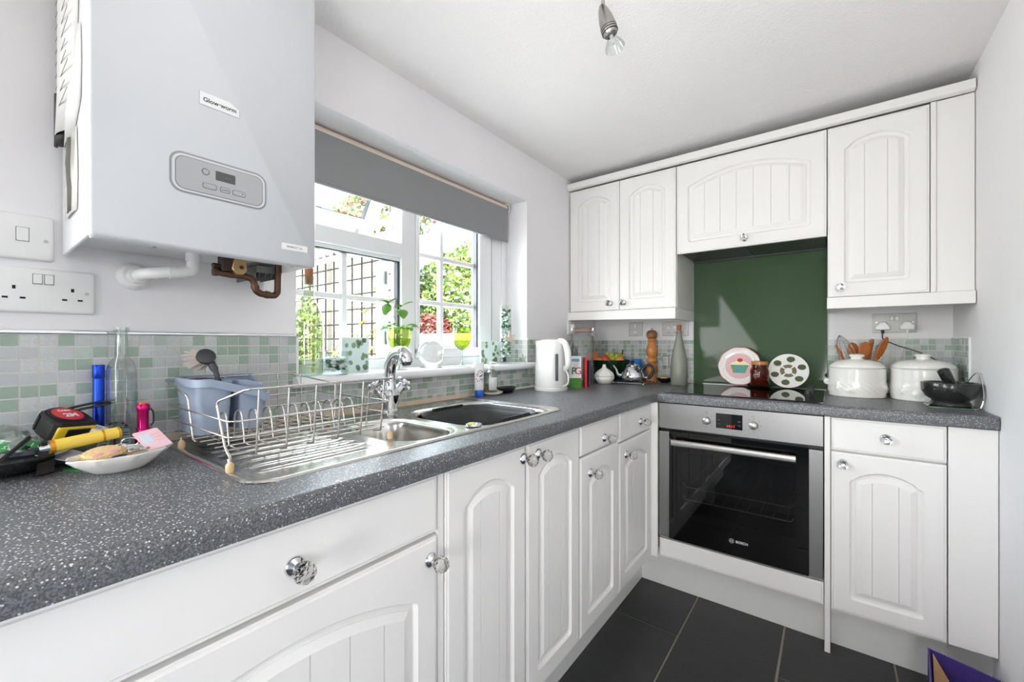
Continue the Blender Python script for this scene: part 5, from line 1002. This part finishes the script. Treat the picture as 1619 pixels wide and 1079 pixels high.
t = thing('spoon_rest', 'small black dish with a thin chrome wire holder', 'spoon rest', (.486, -.135, CZ + .004)); m = MB(); m.lathe([(.018, 0), (.022, .002), (.044, .020), (.047, .026), (.044, .026), (.02, .008), (0, .006)], n=30); m.build('bowl', m_('dish_black', (1, 1, 1)), t); m = MB(); m.tube([(-.022, .03, 0), (-.022, .03, .150), (-.026, .03, .156), (-.030, .03, .150)], .0016, 6); m.tube([(.022, .03, 0), (.014, .03, .150), (.018, .03, .156), (.022, .03, .150)], .0016, 6); m.tube([(-.022, .03, .148), (.014, .03, .148)], .0014, 6); m.build('wire_holder', 'chrome', t)
m = MB(); m.ball((.486, -.139, CZ + .031), .019, 14, 8, (1.1, .8, .42)); tag(m.build('ginger_piece', m_('ginger', (206, 164, 110), .7, var=(60, .25))), 'pale brown lump lying in the small black dish', 'ginger')
t = thing('frosted_bottle', 'frosted grey-green corked bottle next to the hob', 'bottle', (.578, -.185, CZ)); M['frostb'] = mat('frosted_green_glass', (158, 162, 148), .4, trans=.35, coat=.1)
m = MB(); m.lathe([(.038, 0), (.042, .004), (.043, .090), (.041, .135), (.033, .180), (.022, .225), (.015, .262), (.0135, .276), (.0165, .279), (.0165, .288), (.0, .289)], n=34); m.build('bottle_body', 'frostb', t, smooth=60); m = MB(); m.lathe([(.0095, .286), (.0115, .300), (.012, .322), (0, .322)], n=16); m.build('cork', 'cork', t)
# ------------------------------------------------------------------ hob group
hb = thing('induction_hob', 'black glass ceramic hob set in the worktop', 'hob', (.912, -.33, CZ)); m = MB(); m.box(.624, 1.203, -.585, -.095, CZ, CZ + .006); m.build('glass_plate', 'blackgl', hb, True, bevel=.002)
m = MB(); m.box(.612, 1.209, -.012, -.009, CZ, CZ + .004); tag(m.build('splashback_seal', 'chrome'), 'bright metal strip along the foot of the green splashback', 'strip')
for k in range(5):
    y = -.375 + k * .052; m = MB(); x = 1.15
    m.lathe([(.017, 0), (.017, .003), (.0135, .006), (.0125, .020), (.011, .022), (0, .022)], (x - .0 * k, y, CZ + .006), 20); kb = m.build('hob_knob', 'black', hb, True); m = MB(); m.box(x - .013, x + .013, y - .003, y + .003, CZ + .024, CZ + .032); m.build('knob_grip', 'black', kb, True, bevel=.001)
def plate_obj(label, c, r, tilt, mts, rz=0):
    t = thing('decorative_plate', label, 'plate', c); t.rotation_euler = (radians(90 - tilt), 0, rz); return t
t = plate_obj('white and pink spotted plate with a painted cupcake', (.849, -.080, CZ + .008 + .098), .098, 12, None)
wob = lambda a, z: 1 + .012 * cos(10 * a)
m = MB(); m.lathe([(.05, -.006), (.066, -.004), (.098, .004), (.0985, .006), (.096, .0066), (.067, .0), (.062, -.002), (0, -.002)], n=60, mod=wob); m.build('plate_body', 'cream', t, smooth=60)
m = MB(); m.tube([(.0975 * (1 + .012 * cos(10 * a)) * cos(a), .0975 * (1 + .012 * cos(10 * a)) * sin(a), .0058) for a in [2 * pi * i / 60 for i in range(60)]], .0018, 6, True); m.build('pink_edge', m_('plate_rose', (214, 100, 110), .3), t)
m = MB(); m.lathe([(.0655, -.0015), (.0655, .0002), (0, -.0008)], n=48); m.build('pink_centre', m_('plate_pink', (232, 186, 188), .25), t)
cols_ = [m_('dot_brown', (120, 70, 50), .5), m_('dot_gold', (206, 160, 60), .5), m_('dot_dark', (60, 60, 50), .5)]
for k in range(40): a = k * .618 * 2 * pi; r = .074 + .016 * ((k * 7) % 10) / 10; z = .0006 + (r - .067) / .029 * .0066; m = MB(); m.lathe([(.0014, 0), (0, .0004)], (r * cos(a), r * sin(a), z), 8); m.build('painted_dot', cols_[k % 3], t)
def flat(t, name, mt, pts, z, th=.0005): m = MB(); m.prism(pts, z, z + th, 'xy'); return m.build(name, mt, t, smooth=0)
for k in range(7):
    x0, x1 = -.042 + k * .012, -.030 + k * .012; b0, b1 = x0 * .66, x1 * .66; flat(t, 'painted_case', [m_('cup_green', (104, 160, 60), .4), m_('cup_blue', (60, 150, 196), .4)][k % 2], [(b0, -.036), (b1, -.036), (x1, .006), ((x0 + x1) / 2, .010), (x0, .006)], .0004)
flat(t, 'painted_icing', m_('cup_cream', (244, 232, 180), .4), [(-.048, .006), (.048, .006), (.036, .018), (.016, .027), (-.010, .028), (-.034, .018)], .0007); flat(t, 'painted_cherry', m_('cup_red', (200, 30, 36), .35), [(.002 + .013 * cos(a), .031 + .010 * sin(a)) for a in [2 * pi * i / 14 for i in range(14)]], .0010)
t = plate_obj('white plate painted with dark green trees round a clock-like centre', (1.060, -.088, CZ + .008 + .082), .082, 14, None)
m = MB(); m.lathe([(.04, -.005), (.055, -.004), (.082, .003), (.083, .0045), (.081, .0052), (.056, .0), (0, -.0005)], n=48); m.build('plate_body', 'cream', t, smooth=60)
tg = m_('tree_green', (66, 84, 40), .5, var=(160, .5)); tk = m_('tree_trunk', (50, 46, 34), .6); ol = m_('ring_olive', (112, 104, 72), .5, var=(140, .35))
for k in range(6):
    a = radians(80 + 60 * k); cx, cy = .058 * cos(a), .058 * sin(a); flat(t, 'painted_tree', tg, [(cx + .017 * cos(q), cy + .0135 * sin(q)) for q in [2 * pi * i / 16 for i in range(16)]], .0034 if True else 0, .0006)
    ux, uy = cos(a), sin(a); ix, iy = .040 * cos(a), .040 * sin(a); flat(t, 'painted_trunk', tk, [(ix - .001 * uy, iy + .001 * ux), (ix + .001 * uy, iy - .001 * ux), (cx - ux * .012 + .001 * uy, cy - uy * .012 - .001 * ux), (cx - ux * .012 - .001 * uy, cy - uy * .012 + .001 * ux)], .0018, .0008)
for k in range(4):
    a0, a1 = radians(k * 90 + 8 - 40), radians(k * 90 + 82 - 40); pts = [(.034 * cos(a0 + (a1 - a0) * i / 6), .031 * sin(a0 + (a1 - a0) * i / 6)) for i in range(7)] + [(.016 * cos(a1 - (a1 - a0) * i / 6), .015 * sin(a1 - (a1 - a0) * i / 6)) for i in range(7)]; flat(t, 'painted_sector', ol, pts, .0004, .0006)
t = thing('candle_jar', 'amber glass jar candle with wooden lid on the hob', 'candle', (.944, -.128, CZ + .017)); m = MB(); m.lathe([(.036, 0), (.040, .003), (.041, .070), (.038, .082), (.034, .088), (.034, .104)], n=34, cap1=False); M['amber'] = mat('amber_glass', (96, 34, 14), .05, trans=.5, coat=.4, ior=1.3); m.build('jar_glass', 'amber', t, smooth=60); m = MB(); m.lathe([(.0335, .100), (.036, .102), (.036, .116), (.033, .118), (0, .118)], n=30); m.build('lid', 'wood', t); m = MB(); m.lathe([(.030, .004), (.036, .006), (.036, .034), (0, .036)], n=26); m.build('wax', m_('wax', (150, 50, 26), .5), t)
for k, (w, z) in enumerate(((.018, .060), (.026, .053), (.030, .047), (.022, .042))): m = MB(); m.loft([[(.0416 * sin(a), -.0416 * cos(a), zz) for a in [-.2 + -w / .041 / 2 + w / .041 * i / 6 for i in range(7)]] for zz in (z, z + (.0012 if k != 1 else .003))], False, False, closed=False); m.build('printed_line', m_('print_pale', (196, 186, 176), .5), t, smooth=0)
m = MB(); m.lathe([(.040, 0), (.044, .002), (.056, .008), (.057, .010), (.054, .010), (.038, .005), (0, .005)], (.944, -.128, CZ + .0065), 36); tag(m.build('glass_coaster', 'tglass'), 'clear glass saucer under the amber candle jar', 'saucer')
# ------------------------------------------------------------------ right-hand worktop
def canister(label, c, hx, hy, h):
    t = thing('ceramic_canister', label, 'canister', c, group=None); m = MB(); n = 96
    def relief(a, z):
        zz = (z / h)
        band = sm(.08, .16, zz) * sm(.55, .40, zz)
        return 1 + band * (.075 * max(0, sin(7 * a + 2.2 * sin(3 * a))) * (.6 + .4 * cos(zz * 22 + 3 * a)) + .05 * max(0, sin(23 * a + 40 * zz)) * (1 if zz > .2 else .4))
    prof = [(.96, 0), (1, .004)] + [(1.0, h * q / 24) for q in range(1, 24)] + [(1.0, h - .006), (1.012, h - .003), (1.012, h), (.94, h), (.92, h - .004), (0, h - .006)]
    m.lathe(prof, n=n, sx=hx, sy=hy, mod=relief); m.build('pot', 'cream', t, smooth=70)
    m = MB(); wv = lambda a, z: 1 + .012 * sin(11 * a) * (1 if .012 < z - h < .026 else 0); m.lathe([(.98, h + .001), (1.0, h + .004), (.96, h + .012), (.80, h + .026), (.50, h + .034), (.30, h + .036), (.22, h + .038), (.20, h + .044), (.27, h + .050), (.28, h + .055), (.20, h + .058), (0, h + .059)], n=48, sx=hx, sy=hy, mod=wv); m.build('lid', 'cream', t, smooth=60)
    for s in ((-1,) if c[0] < 1.4 else (1,)):
        m = MB(); m.tube(bez([(s * hx * .98, 0, h * .42), (s * hx * 1.10, 0, h * .45), (s * hx * 1.10, 0, h * .52), (s * hx * .98, 0, h * .55)], 4), .007, 8); m.build('side_lug', 'cream', t)
    return t
canister('smaller oval white ceramic canister with fruit relief next to the hob', (1.310, -.225, CZ), .094, .070, .120); canister('larger oval white ceramic canister with fruit relief behind the mortar', (1.512, -.215, CZ), .096, .090, .124)
ut = thing('utensil_pot', 'plain utensil pot hidden behind the smaller canister', 'pot', (1.325, -.105, CZ)); m = MB(); m.lathe([(.040, 0), (.045, .003), (.045, .13), (.042, .13), (.040, .01), (0, .008)], n=26); m.build('pot', 'cream', ut)
def spoon(label, base, tip, hw, hl, roll, mt='spoonwood'):
    base, tip = Vector(base), Vector(tip); d = (tip - base).normalized(); f = Vector((.45, -.85, .1)); f = (f - d * f.dot(d)).normalized(); s = d.cross(f); f, s = f * cos(roll) + s * sin(roll), s * cos(roll) - f * sin(roll)
    t = thing('wooden_spoon', label, 'spoon', base); c = tip - d * hl; m = MB(); L_ = []
    for k in range(9):
        q = k / 8; w = hw * sqrt(max(.02, 1 - (2 * q - 1) ** 2)); p = c + d * hl * 2 * q - d * hl; L_.append([p + s * w * cos(a) + f * (.0045 * sin(a) - .004 * (1 - abs(cos(a)))) for a in [2 * pi * i / 14 for i in range(14)]])
    m.loft(L_); m.build('spoon_bowl', mt, t, True, smooth=60); m = MB(); m.tube([base, c - d * hl * .8], [.0055, .006], 10); m.build('handle', mt, t, True)
spoon('round wooden spoon between the whisk and the canister knob', (1.325, -.10, CZ + .012), (1.2985, -.10, 1.128), .024, .031, .1)
spoon('wooden spoon with a deep dark bowl right behind the canister knob', (1.33, -.105, CZ + .012), (1.345, -.11, 1.130), .025, .034, -.1)
spoon('narrow wooden spoon seen edge-on among the utensils', (1.335, -.095, CZ + .012), (1.372, -.085, 1.142), .010, .034, .6)
spoon('long flat wooden spatula leaning to the right', (1.325, -.11, CZ + .012), (1.418, -.10, 1.150), .017, .055, .2)
spoon('thin wooden spoon leaning left beside the whisk', (1.325, -.11, CZ + .012), (1.243, -.115, 1.118), .008, .036, .5)
t = thing('balloon_whisk', 'steel balloon whisk leaning left of the wooden spoons', 'whisk', (1.315, -.10, CZ + .012)); a = Vector((1.305, -.105, 1.00)); d = Vector((-.055, -.005, .172)).normalized(); s = d.orthogonal().normalized(); w = d.cross(s)
for k in range(5):
    q = s * cos(k * pi / 5) + w * sin(k * pi / 5); m = MB(); m.tube([a + d * (.0 + .165 * sin(pi * i / 20) ** .8 if False else 0) + d * .168 * (1 - abs(cos(pi * i / 20)) ** 1.6) + q * .052 * (-cos(pi * i / 20)) * (.25 + .95 * sin(pi * i / 20)) for i in range(21)], .0009, 6); m.build('whisk_wire', 'chrome', t, True)
m = MB(); m.tube([a + d * .004, Vector((1.318, -.10, CZ + .012))], .007, 10); m.build('handle', 'steel', t, True)
t = thing('mortar', 'wide dark granite mortar on a green glass board', 'mortar', (1.553, -.425, CZ + .007)); M['granite'] = mat('dark_granite', (36, 37, 36), .22, var=(140, .5), coat=.3)
m = MB(); m.lathe([(.050, 0), (.054, .003), (.052, .010), (.047, .016), (.048, .020), (.064, .032), (.074, .052), (.075, .078), (.0735, .081), (.067, .081), (.062, .060), (.04, .034), (0, .028)], n=44); m.build('bowl', 'granite', t, smooth=50)
m = MB(); d = Vector((-.055, -.02, .13)).normalized(); p0 = Vector((.018, .005, .036)); m.tube([p0 - d * .002, p0, p0 + d * .02, p0 + d * .055, p0 + d * .084, p0 + d * .096, p0 + d * .100], [.008, .014, .0165, .0155, .0175, .0165, .010], 20); pe = m.build('pestle', 'granite'); ORG[pe.name] = Vector(); pe.location = t.location; tag(pe, 'dark granite pestle leaning in the mortar', 'pestle')
m = MB(); m.prism(rrect(1.548, -.425, .056, .054, .012, 4), CZ, CZ + .0065, 'xy'); tag(m.build('glass_board', m_('glass_green', (70, 96, 74), .08, coat=.5), bevel=.001), 'small green glass board under the mortar', 'board')
m = MB(); m.tube(bez([(1.598, -.36, CZ + .065), (1.612, -.38, CZ + .105), (1.6215, -.41, CZ + .122), (1.6225, -.45, CZ + .095), (1.6225, -.475, CZ + .05), (1.615, -.48, CZ + .012), (1.600, -.475, CZ + .004)], 7), .0016, 7); tag(m.build('wire_loop', 'chrome'), 'thin bent steel wire loop behind the mortar', 'wire')
# ------------------------------------------------------------------ ceiling spotlight
t = thing('ceiling_spotlight', 'brushed nickel ceiling spotlight with a bare halogen bulb', 'spotlight', (.752, -1.53, 2.088)); a = Vector((.7495, -1.505, 2.0)); b = Vector((.771, -1.492, 1.918)); d = (b - a).normalized()
m = MB(); m.tube([a + d * .0, a + d * .004, a + d * .018, a + d * .04, a + d * .062, a + d * .076, a + d * .084], [.003, .0075, .0135, .0185, .0208, .0195, .0165], 26); m.build('lamp_holder', 'nickel', t, True, smooth=60)
for q in (.064, .070, .076): m = MB(); m.tube([a + d * q, a + d * (q + .0016)], .0208, 26); m.build('groove_ring', 'black', t, True)
m = MB(); m.tube([a + d * .084, a + d * .094, a + d * .100, a + d * .114, a + d * .122], [.011, .013, .016, .0235, .0255], 26, caps=False); m.build('bulb_reflector', 'tglass', t, True); m = MB(); m.tube([a + d * .086, a + d * .108], [.005, .004], 10); m.build('bulb_capsule', m_('bulb_white', (240, 240, 236), .2), t, True)
m = MB(); m.tube([a + d * .02, Vector((.757, -1.515, 2.035)), Vector((.755, -1.53, 2.083))], .0045, 10); m.build('arm', 'nickel', t, True)
m = MB(); m.box(.735, .775, -1.85, -1.515, 2.074, 2.0855); m.build('ceiling_bar', 'nickel', t, True, bevel=.003)
# ------------------------------------------------------------------ jute bag
t = thing('jute_bag', 'open purple and natural jute shopping bag on the floor', 'bag', (1.53, -.80, 0)); pj = m_('purple_jute', (66, 48, 122), .9, bump=(600, .8, .003), var=(380, .45)); nj = m_('natural_jute', (222, 178, 122), .9, bump=(600, .8, .003), var=(380, .2))
A, B, C_, D = Vector((1.463, -.690, .178)), Vector((1.618, -.752, .178)), Vector((1.585, -.99, .17)), Vector((1.437, -.93, .17))
def wall_(p, q, mt, name, in_=.004):
    m = MB(); pb, qb = Vector((p.x, p.y, .002)), Vector((q.x, q.y, .002)); nrm = (q - p).cross(Vector((0, 0, 1))).normalized() * in_
    m.loft([[p, q, qb, pb], [p + nrm, q + nrm, qb + nrm, pb + nrm]]); return m.build(name, mt, t, True)
wall_(A, B, pj, 'bag_side'); wall_(B, C_, pj, 'gusset'); wall_(C_, D, pj, 'bag_side'); wall_(D, A, pj, 'gusset')
T = [A + Vector((.008, -.012, -.007)), Vector((1.466, -.775, .03)), Vector((1.548, -.742, .03))]; nT = (T[1] - T[0]).cross(T[2] - T[0]).normalized() * .003
m = MB(); m.loft([T, [q + nT for q in T]]); m.build('natural_lining', nj, t, True, smooth=0)
m = MB(); m.box(1.45, 1.61, -.97, -.72, .001, .004); m.build('base', pj, t, True)
m = MB()
for p, q in ((A, B), (A, D)):
    for k in range(46): c = p.lerp(q, k / 45); m.tube([c, c + Vector((random.uniform(-.002, .002), random.uniform(-.002, .002), .004))], .0006, 3)
f = m.build('frayed_edge', m_('purple_fray', (150, 124, 180), .9), t, True); f['kind'] = 'stuff'
# ------------------------------------------------------------------ garden outside the window
m = MB(); m.box(-9, -.31, -6, 4, -.4, -.3); tag(m.build('garden_ground', m_('paving', (186, 180, 168), .9, var=(4, .15)), smooth=0), 'pale paved garden ground outside the window', 'ground', kind='structure')
fw_ = m_('pale_fence_wood', (186, 180, 168), .8, var=(12, .10), stretch=(.2, 1, 4))
t = thing('board_fence', 'tall pale boarded fence behind the wire trellis', 'fence', (-5.2, 1.0, -.3))
for k in range(14): m = MB(); z = -.2 + k * .205; m.box(-7.2, -3.0, 1.0, 1.022, z, z + .196); m.build('fence_board', fw_, t, True, bevel=.004)
for x in (-7.1, -5.05, -3.06): m = MB(); m.box(x - .05, x + .05, .93, 1.0, -.3, 2.75); m.build('fence_post', fw_, t, True)
wt_ = m_('trellis_steel', (46, 44, 42), .6, .5)
t = thing('wire_trellis', 'dark square wire trellis standing in front of the pale fence', 'trellis', (-4.2, .80, -.3))
for k in range(12): x = -5.75 + k * .235; m = MB(); m.tube([(x, .80, -.3), (x, .80, 2.45)], .012, 6); m.build('upright_wire', wt_, t, True)
for k in range(14): z = -.25 + k * .205; m = MB(); m.tube([(-5.8, .79, z), (-3.15, .79, z)], .011, 6); m.build('cross_wire', wt_, t, True)
wl_ = m_('lattice_white', (236, 234, 228), .7)
t = thing('lattice_panel', 'white lattice panel along the top of the fence', 'lattice', (-4.4, .72, 2.3))
for z in (2.30, 2.62): m = MB(); m.box(-6.0, -3.0, .70, .74, z, z + .07); m.build('lattice_rail', wl_, t, True)
for k in range(16): x = -5.9 + k * .19; m = MB(); m.box(x, x + .035, .73, .75, 2.30, 2.66); m.build('lattice_slat', wl_, t, True)
t = thing('low_board_fence', 'low pale boarded shed edge under the hedge', 'fence', (-1.9, .70, -.3))
lw_ = m_('shed_wood', (150, 144, 134), .8, var=(12, .12), stretch=(4, 1, .3))
for k in range(13): m = MB(); x = -3.0 + k * .19; m.box(x, x + .182, .72, .74, -.3, 1.06); m.build('fence_board', lw_, t, True, bevel=.003)
m = MB(); m.box(-3.05, -.5, .66, .80, 1.06, 1.105); m.box(-3.05, -.5, .64, .665, 1.09, 1.23); m.build('capping_board', lw_, t, True, bevel=.005)
LG = [m_('hedge_leaf_bright', (140, 168, 80), .5, var=(8, .25)), m_('hedge_leaf_mid', (92, 124, 56), .5, var=(8, .25)), m_('hedge_leaf_pale', (190, 200, 124), .5)]
RL = [m_('red_leaf', (120, 62, 52), .5, var=(8, .3)), m_('pink_leaf', (176, 110, 98), .5)]
def bush(name, label, c, rad, n, mats, ls, seed, cat='shrub', trunk=True):
    R = random.Random(seed); t = thing(name, label, cat, (c[0], c[1], -.3)); m = MB()
    for k in range(n):
        while True:
            p = Vector((R.uniform(-1, 1), R.uniform(-1, 1), R.uniform(-1, 1)))
            if .55 < p.length < 1: break
        q = Vector((c[0] + p.x * rad[0], c[1] + p.y * rad[1], c[2] + p.z * rad[2])); d = Vector((R.uniform(-1, 1), R.uniform(-1, .2), R.uniform(-.6, .6))).normalized(); s = d.orthogonal().normalized(); ang = R.uniform(0, 6); s = s * cos(ang) + d.cross(s) * sin(ang); l = ls * R.uniform(.6, 1.2)
        m.cur = R.randrange(len(mats)); m.add([q, q + d * l * .5 + s * l * .34, q + d * l, q + d * l * .5 - s * l * .34], [(0, 1, 2, 3)])
    f = m.build('foliage', mats, t, True, smooth=0); f['kind'] = 'stuff'
    if trunk: m = MB(); m.tube([(c[0], c[1], -.3), (c[0], c[1], c[2])], [.04, .02], 8); m.build('trunk', m_('bark', (92, 74, 56), .9), t, True)
bush('garden_hedge', 'dense bright green leafy hedge behind the right window pane', (-2.35, 1.56, 1.60), (1.45, .5, .85), 13000, LG, .075, 1)
bush('red_shrub', 'small red-leaved shrub below the green hedge', (-2.62, .93, 1.30), (.34, .10, .17), 900, RL, .06, 2)
bush('climbing_plant', 'light green climber over the top of the fence on the left', (-4.3, 1.42, 3.1), (1.5, .35, .55), 3500, LG + RL[1:], .085, 3)
bush('garden_tree', 'pale green shrub seen behind the corked bottle', (-4.9, .55, 1.2), (.35, .2, .7), 700, LG, .07, 8)
t = thing('vine', 'thin brown climbing vine with a few yellow leaves on the trellis', 'vine', (-4.2, .77, -.3)); R = random.Random(11); yl = m_('yellow_leaf', (220, 190, 60), .5)
for k in range(16):
    x = R.uniform(-5.5, -3.3); p = [(x, .77, R.uniform(.6, 1.9))]
    for i in range(6): p.append((p[-1][0] + R.uniform(-.05, .28), .77 + R.uniform(-.02, .01), p[-1][2] + R.uniform(-.18, .16)))
    m = MB(); m.tube(bez(p, 4), .005, 5); m.build('vine_stem', m_('bark', (1, 1, 1)), t, True)
    for q in p[1::2]:
        m = MB(); leaf(m, q, (R.uniform(-1, 1), -.4, R.uniform(-.8, .2)), .10, .04); m.build('leaf', yl if R.random() < .5 else LG[0], t, True, smooth=60)
# ------------------------------------------------------------------ groups for repeated kinds
GR = {'base_cabinet': 'white base cabinets', 'wall_cabinet': 'white wall cabinets', 'wooden_spoon': 'wooden utensils behind the canister', 'wine_glass': 'green wine glasses on the sill', 'ceramic_canister': 'white ceramic canisters', 'plug': 'plugs in the wall sockets', 'key': 'keys in the oval dish', 'key_ring': 'split rings in the oval dish', 'key_fob': 'key fobs in the oval dish', 'decorative_plate': 'plates standing on the hob', 'leaf_glass_panel': 'leaf-print glass panels on the sill', 'plinth': 'white plinths', 'pelmet': 'white pelmets', 'worktop': 'speckled worktops', 'end_panel': 'white end panels', 'filler_panel': 'white filler panels', 'soap_dish': 'soap dishes by the sink', 'paper_sheet': 'papers on the boiler side', 'bird_ornament': 'bird ornaments on the sill', 'double_socket': 'double sockets', 'power_cable': 'flexes from the right socket', 'orange': 'fruit in the bowl', 'apple': 'fruit in the bowl'}
for o in SC.objects:
    if o.parent is None and 'category' in o and 'group' not in o:
        b = o.name.split('.')[0]
        if b in GR: o['group'] = GR[b]
